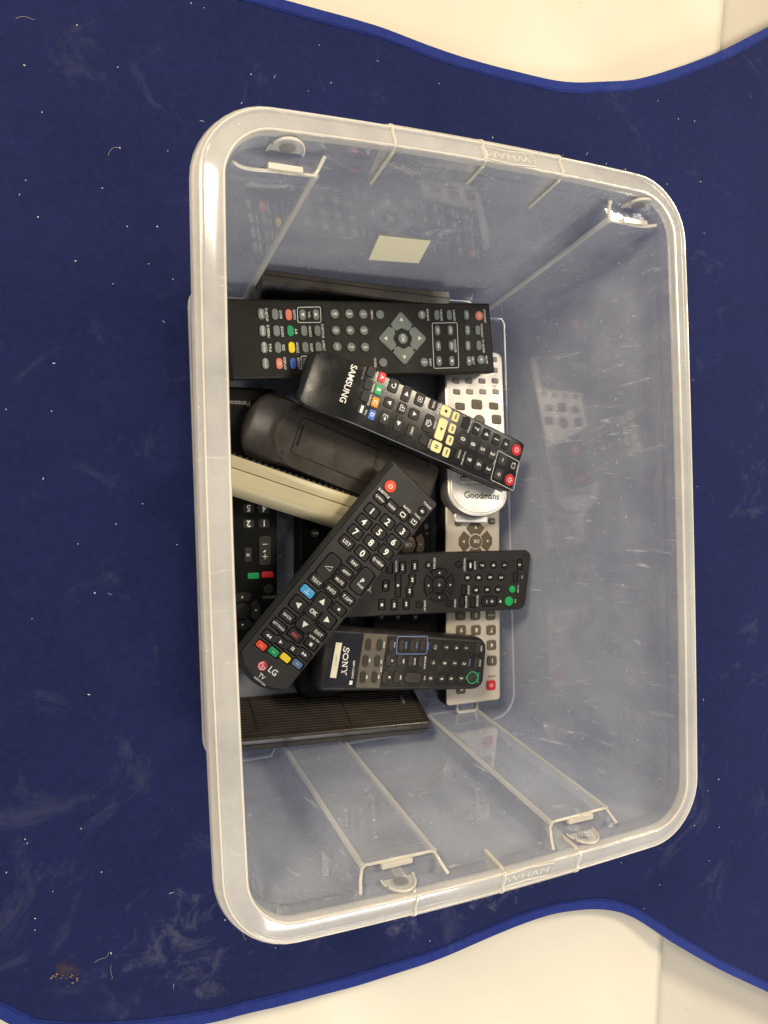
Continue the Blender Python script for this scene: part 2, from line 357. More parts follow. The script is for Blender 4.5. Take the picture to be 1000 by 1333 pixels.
ITEMS_DTV = [
 ('b','pill',-19.2,-91.2,8.8,5.2,'grey','TEXT',2.3,'w'),
 ('b','pill',-19.1,-80.1,8.8,5.2,'grey','',4,'w'),
 ('b','pill',-18.8,-69.0,8.8,5.2,'salmon','',4,'w'),
 ('b','pill',-18.9,-57.5,8.8,5.2,'grey','^d',4,'w'),
 ('b','pill',-19.1,-46.2,8.8,5.2,'grey','^u',4,'w'),
 ('b','pill',-6.0,-91.3,8.8,5.2,'grey','INDEX',2.3,'w'),
 ('b','pill',-6.1,-80.1,8.8,5.2,'grey','',4,'w'),
 ('b','pill',-6.1,-68.8,8.8,5.2,'green','',4,'w'),
 ('b','pill',-6.1,-57.5,8.8,5.2,'grey','',4,'w'),
 ('b','pill',-6.1,-46.2,8.8,5.2,'grey','',4,'w'),
 ('b','pill',7.0,-91.3,8.8,5.2,'grey','REVEAL',2.3,'w'),
 ('b','pill',7.0,-80.1,8.8,5.2,'grey','',4,'w'),
 ('b','pill',7.0,-68.9,8.8,5.2,'yellow','',4,'w'),
 ('b','pill',7.1,-57.6,8.8,5.2,'grey','',4,'w'),
 ('b','pill',7.2,-46.5,8.8,5.2,'grey','',4,'w'),
 ('b','pill',19.4,-91.4,8.8,5.2,'grey','HOLD',2.3,'w'),
 ('b','pill',19.6,-80.2,8.8,5.2,'salmon','^power',4,'w'),
 ('b','pill',19.7,-68.9,8.8,5.2,'blue','',4,'w'),
 ('b','pill',19.9,-58.2,8.8,5.2,'grey','^d',4,'w'),
 ('b','pill',20.1,-47.1,8.8,5.2,'grey','^u',4,'w'),
 ('t',-18.7,-86.8,'D.SETUP',2.7,'w'),
 ('t',-18.8,-75.3,'D.DIS',2.7,'w'),
 ('t',-18.9,-64.1,'GOTO',2.7,'w'),
 ('t',-19.0,-51.7,'VOL',2.7,'w'),
 ('t',-5.7,-86.6,'D.MENU',2.7,'w'),
 ('t',-5.7,-75.3,'ZOOM',2.7,'w'),
 ('t',-5.7,-63.9,'A-B',2.7,'w'),
 ('t',-5.8,-52.1,'AUDIO',2.7,'w'),
 ('t',-6.1,-41.4,'SUBTITLE',2.7,'w'),
 ('t',7.0,-86.3,'TITLE',2.7,'w'),
 ('t',7.1,-75.4,'SIZE',2.7,'w'),
 ('t',7.1,-63.9,'ANGLE',2.7,'w'),
 ('t',7.2,-52.1,'SLEEP',2.7,'w'),
 ('t',5.9,-41.6,'ASPECT',2.7,'w'),
 ('t',19.6,-75.4,'DISPLAY',2.7,'w'),
 ('t',19.8,-64.0,'REPEAT',2.7,'w'),
 ('t',19.7,-52.7,'CH',2.7,'w'),
 ('b','circ',-19.8,-30.1,7.6,7.6,'grey','9',4.4,'w'),
 ('b','circ',-19.9,-17.4,7.6,7.6,'grey','5',4.4,'w'),
 ('b','circ',-19.8,-5.0,7.6,7.6,'grey','1',4.4,'w'),
 ('b','circ',-6.3,-30.4,7.6,7.6,'grey','0',4.4,'w'),
 ('b','circ',-6.4,-17.9,7.6,7.6,'grey','6',4.4,'w'),
 ('b','circ',-6.4,-5.6,7.6,7.6,'grey','2',4.4,'w'),
 ('b','circ',6.8,-30.4,7.6,7.6,'grey','10+',3,'w'),
 ('b','circ',7.2,-18.1,7.6,7.6,'grey','7',4.4,'w'),
 ('b','circ',7.3,-5.8,7.6,7.6,'grey','3',4.4,'w'),
 ('f',[(-24.7,-61.1),(-25.4,-41.7),(-13.0,-42.2),(-12.7,-61.8)],'w'),
 ('f',[(14.0,-61.7),(13.9,-42.3),(26.5,-42.7),(26.3,-62.0)],'w'),
 ('b','circ',-19.7,10.2,7.4,7.4,'grey','',3,'w'),
 ('b','circ',-19.9,49.3,7.4,7.4,'grey','AV',3,'w'),
 ('b','pill',-19.9,63.7,8.6,5.0,'grey','',3.4,'w'),
 ('b','pill',-20.0,76.0,8.6,5.0,'grey','',3.4,'w'),
 ('b','pill',-20.2,93.1,8.6,5.0,'grey','ATV',2.4,'w'),
 ('b','pill',-6.7,63.2,8.6,5.0,'grey','^rew',3.4,'w'),
 ('b','pill',-6.8,75.8,8.6,5.0,'grey','^prev',3.4,'w'),
 ('b','pill',-6.9,92.9,8.6,5.0,'grey','DVB',2.4,'w'),
 ('b','pill',-6.9,103.3,8.6,5.0,'grey','',3.4,'w'),
 ('b','pill',6.7,62.7,8.6,5.0,'grey','^ff',3.4,'w'),
 ('b','pill',6.7,75.6,8.6,5.0,'grey','^next',3.4,'w'),
 ('b','pill',6.6,92.1,8.6,5.0,'grey','DVD',2.4,'w'),
 ('b','pill',6.5,103.3,8.6,5.0,'grey','',3.4,'w'),
 ('b','pill',19.8,62.4,8.6,5.0,'grey','^play',3.4,'w'),
 ('b','pill',19.8,74.9,8.6,5.0,'grey','^stop',3.4,'w'),
 ('b','pill',20.0,92.1,8.6,5.0,'grey','^eject',3.4,'w'),
 ('b','circ',-19.6,105.9,8,8,'salmon','^power',4.6,'w'),
 ('b','circ',19.1,104.4,8,8,'grey','^mute',4,'w'),
 ('b','circ',20.5,48.0,7.6,7.6,'grey','i',4.6,'w'),
 ('b','circ',20.3,9.4,7.6,7.6,'grey','',3,'w'),
 ('t',-19.4,3.1,'MENU',2.7,'w'),
 ('t',-19.9,55.3,'SOURCE',2.7,'w'),
 ('t',-19.7,68.4,'P.MODE',2.7,'w'),
 ('t',-19.8,81.1,'S.MODE',2.7,'w'),
 ('t',-19.2,112.0,'STANDBY',2.7,'w'),
 ('t',-6.8,107.9,'TV/RADIO',2.7,'w'),
 ('t',7.0,108.2,'TV GUIDE',2.7,'w'),
 ('t',6.8,79.7,'DVD/USB',2.7,'w'),
 ('t',19.2,110.4,'MUTE',2.7,'w'),
 ('t',19.7,96.4,'EJECT',2.7,'w'),
 ('t',20.6,54.1,'INFO',2.7,'w'),
 ('t',20.0,2.5,'GUIDE',2.7,'w'),
 ('f',[(-12.9,58.8),(-13.5,83.4),(25.6,81.6),(25.8,57.1)],'w'),
 ('b','circ',0.3,29.5,9,9,'grey','OK',3.8,'w'),
 ('nav4',0.2,29.3,22.5,8.2,'grey'),
]
ITEMS_CURVED = [
 ('T',-4.8,-76.8,'SAMSUNG',7.0,'w'),
 ('t',-17.5,-68.1,'AK59-00104R',1.9,'dimw'),
 ('b','rr',-20.9,-62.7,8.6,7,'key','',5,'w'),
 ('b','rr',-10.3,-61.7,8.6,7,'key','',5,'w'),
 ('b','rr',-0.6,-61.1,8.6,7,'key','',5,'w'),
 ('b','rr',10.3,-60.7,8.6,7,'key','^bar',5,'w'),
 ('t',-19.7,-57.0,'SEARCH',2.2,'w'),
 ('t',-9.5,-56.6,'AUDIO',2.2,'w'),
 ('t',0.6,-56.3,'SUBTITLE',2.2,'w'),
 ('t',11.3,-56.2,'FULL',2.2,'w'),
 ('b','rr',-20.5,-52.4,8.2,6.2,'red','A',4,'w'),
 ('b','rr',-10.0,-52.0,8.2,6.2,'green','B',4,'w'),
 ('b','rr',0.4,-51.3,8.2,6.2,'orange','C',4,'w'),
 ('b','rr',10.9,-50.7,8.2,6.2,'blue','D',4,'w'),
 ('b','rr',-18.3,-40.6,11,9,'key','^ret',6,'w'),
 ('b','rr',-4.1,-39.7,8.4,9,'key','^d',4.6,'w'),
 ('b','rr',8.8,-39.2,11,9,'key','^exit',6,'w'),
 ('b','rr',-16.9,-27.5,13,8,'key','^l',5,'w'),
 ('b','rr',-4.6,-27.3,9,8,'key','^enter',6,'w'),
 ('b','rr',-4.3,-15.1,9,10,'key','^u',4.6,'w'),
 ('b','rr',8.4,-26.3,13,7,'key','^r',5,'w'),
 ('b','rr',-17.6,-14.3,11,9,'key','^tools',6,'w'),
 ('b','rr',9.4,-12.8,11,9,'key','INFO',2.6,'w'),
 ('t',-18.1,-37.2,'RETURN',2.4,'w'),
 ('t',6.8,-36.9,'EXIT',2.4,'w'),
 ('t',-18.1,-10.4,'TOOLS',2.4,'w'),
 ('b','rr',-18.3,-0.9,8.5,8,'key','AUX',2.8,'w'),
 ('b','rr',-2.2,-0.1,15,9,'key','^home',7,'w'),
 ('b','rr',12.1,0.7,8,8,'key','',3,'w'),
 ('t',13.1,6.7,'REPEAT',2.3,'w'),
 ('t',-3.2,6.5,'HOME',2.2,'w'),
 ('t',-17.7,5.7,'FUNCTION',2,'w'),
 ('b','rr',-17.9,12.0,9,10,'cream','^stopd',4,'w'),
 ('b','rr',-2.1,12.8,18.5,8.4,'cream','^playd',4.6,'w'),
 ('b','rr',13.2,13.4,9,10,'cream','^paused',5,'w'),
 ('b','rr',-17.2,22.5,8.2,6.4,'cream','^prevd',3.6,'w'),
 ('b','rr',-6.7,22.8,8.2,6.4,'cream','^rewd',3.6,'w'),
 ('b','rr',3.4,23.9,8.2,6.4,'cream','^ffd',3.6,'w'),
 ('b','rr',14.0,24.1,8.2,6.4,'cream','^nextd',3.6,'w'),
 ('b','rr',-16.6,34.2,10,7.2,'key','',3,'w'),
 ('b','rr',-2.4,35.5,9.4,7.2,'keyw','0',5.4,'w'),
 ('b','rr',11.0,36.2,9.6,7.2,'key','POPUP',2.2,'w'),
 ('t',-15.0,38.6,'DISC MENU',2.2,'w'),
 ('t',12.5,41.8,'TITLE MENU',2.2,'w'),
 ('b','rr',-15.5,45.5,9.8,7.2,'key','7',5.4,'w'),
 ('b','rr',-1.9,46.5,9.8,7.2,'keyw','8',5.4,'w'),
 ('b','rr',11.7,47.4,9.8,7.2,'key','9',5.4,'w'),
 ('b','rr',-15.0,56.5,9.8,7.2,'key','4',5.4,'w'),
 ('b','rr',-1.5,57.1,9.8,7.2,'keyw','5',5.4,'w'),
 ('b','rr',12.2,58.0,9.8,7.2,'keyw','6',5.4,'w'),
 ('b','rr',-14.6,67.6,9.8,7.2,'key','1',5.4,'w'),
 ('b','rr',-1.3,68.3,9.8,7.2,'keyw','2',5.4,'w'),
 ('b','rr',12.3,68.5,9.8,7.2,'key','3',5.4,'w'),
 ('b','rr',-14.4,78.7,9.4,6.8,'key','^eject',4,'w'),
 ('b','rr',-0.3,80.0,10,8.2,'keyw','^minus',5.4,'w'),
 ('b','rr',12.9,80.4,10,8.2,'keyw','^plus',5.4,'w'),
 ('b','rr',0.5,92.2,9.4,7,'key','^src',6,'w'),
 ('b','circ',-13.8,91.0,10.2,10.2,'red','^power',6.4,'w'),
 ('b','circ',13.4,93.1,10.2,10.2,'red','^power',6.4,'w'),
 ('t',4.9,73.0,'VOL',2.2,'w'),
 ('t',1.3,97.9,'SOURCE',2,'w'),
 ('f',[(-6.5,73.0),(-5.3,97.6),(20.9,100.4),(20.0,74.4)],'w'),
]
ITEMS_SLIM = [
 ('b','circ',-15.5,81.4,10,10,'redo','^power',5.6,'w'),
 ('t',-15.9,73.7,'SUBTITLE',2.9,'w'),
 ('t',8.0,77.6,'RATIO',2.8,'w'),
 ('t',18.9,79.1,'TV/PC',2.5,'w'),
 ('t',19.9,91.8,'TV/RAD',2.6,'w'),
 ('b','hr',-15.8,68.2,9.4,6,'lgk','Q.MENU',2.3,'w'),
 ('b','hr',-3.6,70.1,9.8,7,'lgk','GUIDE',2.5,'w'),
 ('b','hr',8.1,71.7,9.6,7.4,'lgk','^ratio',6,'w'),
 ('b','hr',19.6,73.7,9,7.2,'lgk','^input',6,'w'),
 ('b','hc',19.5,85.2,6.6,6.6,'lgk','^mute',4,'w'),
 ('b','hr',-14.1,56.2,12,7.4,'lgk','1',6.8,'w'),
 ('b','hr',2.0,58.5,12,7.4,'lgk','2',6.8,'w'),
 ('b','hr',17.2,61.2,12,7.4,'lgk','3',6.8,'w'),
 ('b','hr',-13.6,45.3,12,7.4,'lgk','4',6.8,'w'),
 ('b','hr',1.9,47.5,12,7.4,'lgk','5',6.8,'w'),
 ('b','hr',16.9,49.8,12,7.4,'lgk','6',6.8,'w'),
 ('b','hr',-13.6,34.3,12,7.4,'lgk','7',6.8,'w'),
 ('b','hr',2.2,36.7,12,7.4,'lgk','8',6.8,'w'),
 ('b','hr',17.1,39.3,12,7.4,'lgk','9',6.8,'w'),
 ('b','hr',-13.6,23.4,12,7.4,'lgk','LIST',4,'w'),
 ('b','hr',2.1,25.5,12,7.4,'lgk','0',6.8,'w'),
 ('b','hr',17.2,28.7,12,7.4,'lgk','Q.VIEW',3.1,'w'),
 ('b','hr',2.2,15.0,11.4,5.6,'lgk','FAV',3.4,'w'),
 ('b','hr',1.7,5.3,11.4,5.6,'lgk','APP/*',3,'w'),
 ('b','hr',1.8,-3.3,11.4,5.6,'lgk','MUTE',3,'w'),
 ('b','hr',-12.5,-0.6,12.2,20,'lgk','^tri',6,'w'),
 ('b','hr',16.7,8.8,12.2,20.5,'lgk','P',5,'w'),
 ('t',18.0,4.8,'PAGE',2.6,'w'),
 ('b','hr',-13.1,-15.4,12,6.4,'lgk','TEXT',3.6,'w'),
 ('b','hr',-13.2,-25.9,12,6.6,'cyan','^info',4,'w'),
 ('b','hr',1.5,-12.9,12,6.4,'lgk','INFO',3.4,'w'),
 ('b','hr',16.4,-9.7,12,6.4,'lgk','T.OPT',3.4,'w'),
 ('b','hr',-12.3,-38.1,13,10,'lgk','^l',6.4,'w'),
 ('b','hr',1.7,-23.9,13,10,'lgk','^u',6.4,'w'),
 ('b','hr',1.4,-34.9,11,10,'lgk','OK',4.2,'w'),
 ('b','hr',2.0,-46.8,13,10,'lgk','^d',6.4,'w'),
 ('b','hr',14.4,-32.9,13,10,'lgk','^r',6.4,'w'),
 ('b','hr',16.3,-20.4,11.5,6.2,'lgk','^apps',4.5,'w'),
 ('b','hr',-12.9,-50.3,12,7,'lgk','BACK',2.9,'w'),
 ('b','hr',-13.6,-60.1,12,6.2,'lgk','SETTINGS',2.5,'w'),
 ('b','hr',1.7,-57.6,12,6.2,'lgk','REC',3.4,'w'),
 ('b','hr',15.7,-45.0,12,6.2,'lgk','EXIT',3.6,'w'),
 ('t',15.8,-50.1,'LIVE TV',2.9,'w'),
 ('b','hr',-14.5,-70.6,10.6,5.8,'lgk','^rew',4.2,'w'),
 ('b','hr',-4.0,-68.5,10.6,5.8,'lgk','^play',4.2,'w'),
 ('b','hr',7.0,-66.5,10.6,5.8,'lgk','^pause',4.2,'w'),
 ('b','hr',16.4,-55.1,10.6,5.8,'lgk','^stop',4.2,'w'),
 ('b','hr',17.3,-64.3,10.6,5.8,'lgk','^ff',4.2,'w'),
 ('b','hr',-14.2,-79.6,8.7,5.2,'redo','^dots',2.6,'w'),
 ('b','hr',-3.4,-77.5,8.7,5.2,'green','^dots',2.6,'w'),
 ('b','hr',7.0,-75.4,8.7,5.2,'yellow','^dots',2.6,'w'),
 ('b','hr',17.8,-73.3,8.7,5.2,'slate','^dots',2.6,'w'),
 ('lg',-3.4,-90.8,7.6),
 ('T',6.0,-88.9,'LG',6.6,'w'),
 ('t',1.5,-97.1,'TV',4.6,'w'),
 ('t',2.5,-100.8,'AKB73715601',2,'w'),
]
ITEMS_DVD = [
 ('b','hc',-15.8,-5.7,5.6,5.6,'sk','^ret',3.4,'w'),
 ('b','hc',-15.7,24.2,5.6,5.6,'sk','',3,'w'),
 ('b','hc',18.0,-14.2,5.6,5.6,'sk','',3,'w'),
 ('b','hc',18.4,15.2,5.6,5.6,'sk','',3,'w'),
 ('b','hc',-14.3,47.7,5.8,5.8,'sk','7',4,'w'),
 ('b','hc',-14.4,59.6,5.8,5.8,'sk','4',4,'w'),
 ('b','hc',-14.1,71.2,5.8,5.8,'sk','1',4,'w'),
 ('b','hc',-3.9,33.1,5.8,5.8,'sk','0',4,'w'),
 ('b','hc',-3.6,44.4,5.8,5.8,'sk','8',4,'w'),
 ('b','hc',-3.6,56.2,5.8,5.8,'sk','5',4,'w'),
 ('b','hc',-3.1,67.8,5.8,5.8,'sk','2',4,'w'),
 ('b','hc',7.3,41.7,5.8,5.8,'sk','9',4,'w'),
 ('b','hc',7.4,53.4,5.8,5.8,'sk','6',4,'w'),
 ('b','hc',7.6,64.6,5.8,5.8,'sk','3',4,'w'),
 ('b','hr',-14.3,-42.3,9,4.4,'sk','',3.6,'w'),
 ('b','hr',-14.3,-30.3,9,5,'sk','^prev',3.6,'w'),
 ('b','hr',-15.3,-18.8,9,5,'sk','^next',3.6,'w'),
 ('b','hr',0.7,-34.3,20,4.6,'sk','^u',3.6,'w'),
 ('b','hr',-3.9,-21.0,9,5.4,'sk','^rew',3.6,'w'),
 ('b','hr',6.1,-23.5,9,5.4,'sk','^ff',3.6,'w'),
 ('b','hr',0.8,-45.9,8.6,5,'sk','^pause',3.6,'w'),
 ('b','hr',16.5,-49.2,8.6,5,'sk','^stop',3.6,'w'),
 ('b','hr',17.0,-37.8,8.6,5,'sk','^rew',3.6,'w'),
 ('b','hr',17.0,-26.6,8.6,5,'sk','^ff',3.6,'w'),
 ('b','hr',-14.6,35.9,8.6,4.6,'sk','^bar',3.6,'w'),
 ('b','hr',6.9,29.5,8,4.2,'sk','',3.6,'w'),
 ('b','hr',17.3,27.7,8.6,4.2,'sk','',3.6,'w'),
 ('b','hr',18.6,38.6,8.6,4.2,'sk','',3.6,'w'),
 ('b','hr',-14.1,87.5,8.8,4.6,'sk','^eject',3.6,'w'),
 ('b','hr',-3.0,83.1,8.4,4,'sk','',3.6,'w'),
 ('b','hr',18.0,55.6,8.2,15,'sk','^pm',5,'w'),
 ('b','circ',7.8,79.2,6.4,6.4,'sgreen','',3,'w'),
 ('b','circ',18.5,75.8,8.4,8.4,'sgreen','',3,'w'),
 ('t',-15.4,-36.3,'PICTURE',2.5,'w'),
 ('t',-17.3,0.1,'RETURN',2.5,'w'),
 ('t',-15.5,29.9,'TIME/TEXT',2.5,'w'),
 ('t',-14.5,40.6,'CLEAR',2.5,'w'),
 ('t',7.0,34.2,'AUDIO',2.5,'w'),
 ('t',19.3,-8.9,'DISPLAY',2.5,'w'),
 ('t',18.3,20.7,'MENU',2.5,'w'),
 ('t',17.5,31.8,'SUBTITLE',2.5,'w'),
 ('t',17.1,43.1,'PICTURE',2.5,'w'),
 ('t',-2.8,90.0,'TV',2.5,'w'),
 ('t',7.7,85.7,'TV I/O',2.5,'w'),
 ('t',18.8,82.9,'I/O',2.5,'w'),
 ('sym',18.1,67.0,'^l',3.6,'w'),
 ('nav',1.7,4.8,14.2,6.8,'sk'),
 ('S',-3.4,-61.3,'SONY',5.4,'w'),
]
ITEMS_AUDIO = [
 ('b','ov',-13.8,-36.8,9.6,4.6,'rub','',3,'w'),
 ('b','ov',-13.8,-26.6,9.6,4.6,'rub','',3,'w'),
 ('b','ov',-13.6,-16.1,9.6,4.6,'rub','',3,'w'),
 ('b','ov',-14.0,-6.8,9.6,4.6,'rub','',3,'w'),
 ('b','ov',-14.3,3.4,9.6,4.6,'rub','',3,'w'),
 ('b','ov',-14.6,13.0,9.6,4.6,'rub','',3,'w'),
 ('b','ov',-13.8,66.7,9.6,4.6,'rub','',3,'w'),
 ('b','ov',-0.3,-38.0,9.6,4.6,'rub','',3,'w'),
 ('b','ov',-0.5,-27.4,9.6,4.6,'rub','',3,'w'),
 ('b','ov',-1.1,-17.5,9.6,4.6,'rub','',3,'w'),
 ('b','ov',-1.0,-7.2,9.6,4.6,'rub','',3,'w'),
 ('b','ov',-1.0,3.1,9.6,4.6,'rub','',3,'w'),
 ('b','ov',-0.7,12.6,9.6,4.6,'rub','',3,'w'),
 ('b','ov',-1.2,66.6,9.6,4.6,'rub','',3,'w'),
 ('b','ov',13.2,-38.9,9.6,4.6,'rub','',3,'w'),
 ('b','ov',13.0,-28.6,9.6,4.6,'rub','',3,'w'),
 ('b','ov',12.9,-19.4,9.6,4.6,'rub','',3,'w'),
 ('b','ov',13.0,-8.8,9.6,4.6,'rub','',3,'w'),
 ('b','circ',-13.7,25.0,6.2,6.2,'rub','>10',2.2,'w'),
 ('b','circ',-13.7,35.6,6.2,6.2,'rub','7',3.4,'w'),
 ('b','circ',-13.7,45.6,6.2,6.2,'rub','4',3.4,'w'),
 ('b','circ',-13.8,55.1,6.2,6.2,'rub','1',3.4,'w'),
 ('b','circ',-0.2,24.5,6.2,6.2,'rub','10',2.2,'w'),
 ('b','circ',-0.1,35.3,6.2,6.2,'rub','8',3.4,'w'),
 ('b','circ',-0.3,45.1,6.2,6.2,'rub','5',3.4,'w'),
 ('b','circ',-0.1,54.6,6.2,6.2,'rub','2',3.4,'w'),
 ('b','circ',13.0,23.1,6.2,6.2,'rub','0',3.4,'w'),
 ('b','circ',13.3,33.7,6.2,6.2,'rub','9',3.4,'w'),
 ('b','circ',13.0,43.2,6.2,6.2,'rub','6',3.4,'w'),
 ('b','circ',12.5,53.0,6.2,6.2,'rub','3',3.4,'w'),
 ('b','ov',12.9,6.7,8,15.5,'rub','^pmd',5,'w'),
 ('b','circ',12.0,64.5,8,8,'rub','',3,'w'),
 ('ring',12.0,64.5,5.1,'mint'),
 ('t',11.9,70.3,'OPERATE',2.3,'mint'),
 ('t',-13.4,-33.3,'REC',2.1,'redd'),
 ('t',-13.8,-22.6,'DECK',2.1,'w'),
 ('t',-13.8,-13.0,'PLAY',2.1,'w'),
 ('t',-14.1,-2.3,'BAND',2.1,'lblue'),
 ('t',-14.4,7.6,'TUNE',2.1,'lblue'),
 ('t',-14.0,18.5,'RADIO',2.1,'lblue'),
 ('sym',-0.4,-34.3,'^ff',2.6,'w'),
 ('sym',0.2,-23.8,'^rew',2.6,'w'),
 ('sym',-0.9,-13.8,'^pause',2.6,'w'),
 ('sym',-0.6,-3.3,'^prev',2.6,'w'),
 ('t',-0.6,7.2,'BAND',2.1,'w'),
 ('t',0.0,16.9,'MEGA BASS',2.1,'w'),
 ('sym',13.1,-35.5,'^rew',2.6,'w'),
 ('sym',13.0,-24.8,'^ff',2.6,'w'),
 ('sym',13.0,-15.0,'^stop',2.6,'w'),
 ('sym',12.9,-4.6,'^next',2.6,'w'),
 ('t',13.1,18.0,'VOL',2.1,'w'),
 ('t',-13.5,71.0,'SLEEP',2.1,'w'),
 ('t',-0.8,70.9,'MODE',2.1,'w'),
 ('t',-1.0,60.3,'CLEAR',2.1,'lblue'),
 ('t',6.5,-23.2,'TAPE',2.1,'w'),
 ('t',12.4,58.4,'CD',2.1,'mint'),
 ('f',[(-21.1,-11.0),(-22.6,17.1),(-7.4,17.7),(-6.6,-10.6)],'lblue'),
 ('quad',[(-22.6,-41.3),(-22.6,-20.4),(22.0,-23.2),(21.9,-44.3)],'panel'),
 ('quad',[(-21.9,-67.7),(-22.6,-41.7),(22.3,-44.8),(22.3,-72.1)],'navy'),
 ('quad',[(-14.4,-65.2),(-14.2,-59.9),(14.5,-62.3),(14.1,-67.6)],'sticker'),
 ('quad2',[(16.2,-50.1),(16.5,-47.5),(19.8,-47.9),(19.5,-50.6)],'w'),
 ('S',0.2,-55.8,'SONY',6.9,'w'),
 ('t',7.4,-48.0,'RMT-CG5AG',2.6,'w'),
 ('u',0.1,-63.8,'LIVERPOOL',1.9),
]
ITEMS_ROUNDED = [
 ('b','hr',-20.8,62.7,7,4.8,'nsil','',3,'w'),
 ('b','hr',-7.3,64.4,7,4.8,'nsil','',3,'w'),
 ('b','hr',6.5,66.2,7,4.8,'nsil','',3,'w'),
 ('b','hr',20.6,68.0,7,4.8,'nsil','',3,'w'),
 ('b','hr',-20.4,52.7,7,4.8,'nsil','',3,'w'),
 ('b','hr',-6.8,54.4,7,4.8,'nsil','',3,'w'),
 ('b','hr',7.0,56.0,7,4.8,'nsil','',3,'w'),
 ('b','hr',21.0,57.7,7,4.8,'nsil','',3,'w'),
 ('b','hr',-19.9,42.8,7,4.8,'nsil','',3,'w'),
 ('b','hr',-6.4,44.3,7,4.8,'nsil','',3,'w'),
 ('b','hr',7.4,45.9,7,4.8,'nsil','',3,'w'),
 ('b','hr',21.4,47.5,7,4.8,'nsil','',3,'w'),
 ('b','hr',-19.5,32.8,7,4.8,'ngrey','',3,'w'),
 ('b','hr',-5.9,34.3,7,4.8,'nsil','',3,'w'),
 ('b','hr',7.8,35.8,7,4.8,'nsil','',3,'w'),
 ('b','hr',21.8,37.3,7,4.8,'nsil','',3,'w'),
 ('t',-19.8,47.3,'1',2,'dark'),
 ('t',-6.6,48.8,'2',2,'dark'),
 ('t',7.1,50.6,'3',2,'dark'),
 ('t',20.7,52.4,'4',2,'dark'),
 ('t',-6.6,38.7,'S',2,'dark'),
 ('t',7.2,40.3,'0',2,'dark'),
 ('t',20.7,42.1,'P.P',2,'dark'),
 ('b','hr',1.1,23.2,11,9,'olive','^ud',4,'w'),
 ('b','hr',19.0,23.5,9.6,6.6,'olive','^ringd',3.5,'w'),
 ('b','hr',-16.3,19.7,9.6,6.6,'olive','',3,'w'),
 ('b','hr',21.5,11.1,10,8.6,'olive','^rd',3.5,'w'),
 ('b','hr',-17.5,7.5,10,8.6,'olive','',3,'w'),
 ('b','circ',3.1,8.0,11.5,11.5,'olive','',3,'w'),
 ('b','rr',-15.4,-47.1,7,4.2,'nsil','',3,'w'),
 ('b','rr',-6.0,-46.6,7,4.2,'nsil','',3,'w'),
 ('T',2.8,-60.5,'Goodmans',8.2,'dark'),
 ('f',[(-21.4,-41.6),(22.4,-38.2),(21.9,-49.5),(-21.6,-52.1)],'lsil'),
]
ITEMS_SILVER = [
 ('b','rr',16.3,-53.6,6.4,5.6,'olive','MENU',1.7,'w'),
 ('b','rr',-19.2,-54.6,6.4,5.6,'olive','EXIT',1.7,'w'),
 ('b','circ',-2.0,-36.5,12,12,'olive','OK',4,'w'),
 ('navs',-2.0,-36.5,17.5,7.4,'olive'),
 ('b','rr',14.1,30.0,9.6,9,'olive','^ret',4,'w'),
 ('b','rr',-1.5,30.9,9.6,9,'olive','0',5,'w'),
 ('b','rr',-17.6,31.9,9.6,9,'olive','GUIDE',2.2,'w'),
 ('b','rr',13.8,43.5,9.6,9,'olive','9',5,'w'),
 ('b','rr',-1.9,44.6,9.6,9,'olive','8',5,'w'),
 ('b','rr',-17.9,45.7,9.6,9,'olive','7',5,'w'),
 ('b','rr',13.5,57.1,9.6,9,'olive','6',5,'w'),
 ('b','rr',-2.2,58.3,9.6,9,'olive','5',5,'w'),
 ('b','rr',-18.2,59.6,9.6,9,'olive','4',5,'w'),
 ('b','rr',13.1,71.4,9.6,9,'olive','3',5,'w'),
 ('b','rr',-2.5,72.7,9.6,9,'olive','2',5,'w'),
 ('b','rr',-18.6,74.1,9.6,9,'olive','1',5,'w'),
 ('b','rr',-17.5,96.6,9.2,8.8,'red','^powerw',5,'w'),
 ('b','rr',14.0,97.5,9.2,8,'olive','^mute',4,'w'),
 ('t',-18.4,88.6,'ON/OFF',2.2,'dark'),
]
ITEMS_DIGIT = [
 ('b','rr',-12.8,-3.3,9.2,7.6,'key','1',6.4,'w'),
 ('b','rr',-0.0,-3.0,9.2,7.6,'key','2',6.4,'w'),
 ('b','rr',-12.9,-15.1,9.2,7.6,'key','4',6.4,'w'),
 ('b','rr',-0.1,-15.6,9.2,7.6,'key','5',6.4,'w'),
 ('b','rr',-12.9,-26.5,9.2,7.6,'key','7',6.4,'w'),
 ('b','rr',-0.2,-27.1,9.2,7.6,'key','8',6.4,'w'),
 ('t',-9.7,-16.3,'ghi',3,'w'),
 ('b','rr',-13.3,19.1,10,24,'key','^pmt',5.4,'w'),
 ('b','rr',0.6,22.0,6,12,'key','M',3,'w'),
 ('b','rr',-15.3,38.6,9.6,5,'red','',3,'w'),
 ('b','rr',-3.7,39.1,9.6,5,'green','',3,'w'),
 ('b','circ',-16.3,50.5,8,8,'key','',3,'w'),
 ('t',-17.1,56.9,'OPTION',3,'dimw'),
 ('nav',5.6,66.9,15,7,'key'),
 ('T',8.8,-99.7,'Panasonic',5.6,'dimw'),
]
ITEMS_PLAIN = [
 ('b','circ',9.6,-16.9,7,7,'key2','BACK',1.8,'w'),
 ('b','circ',-5.4,-16.8,7,7,'key2','',3,'w'),
]
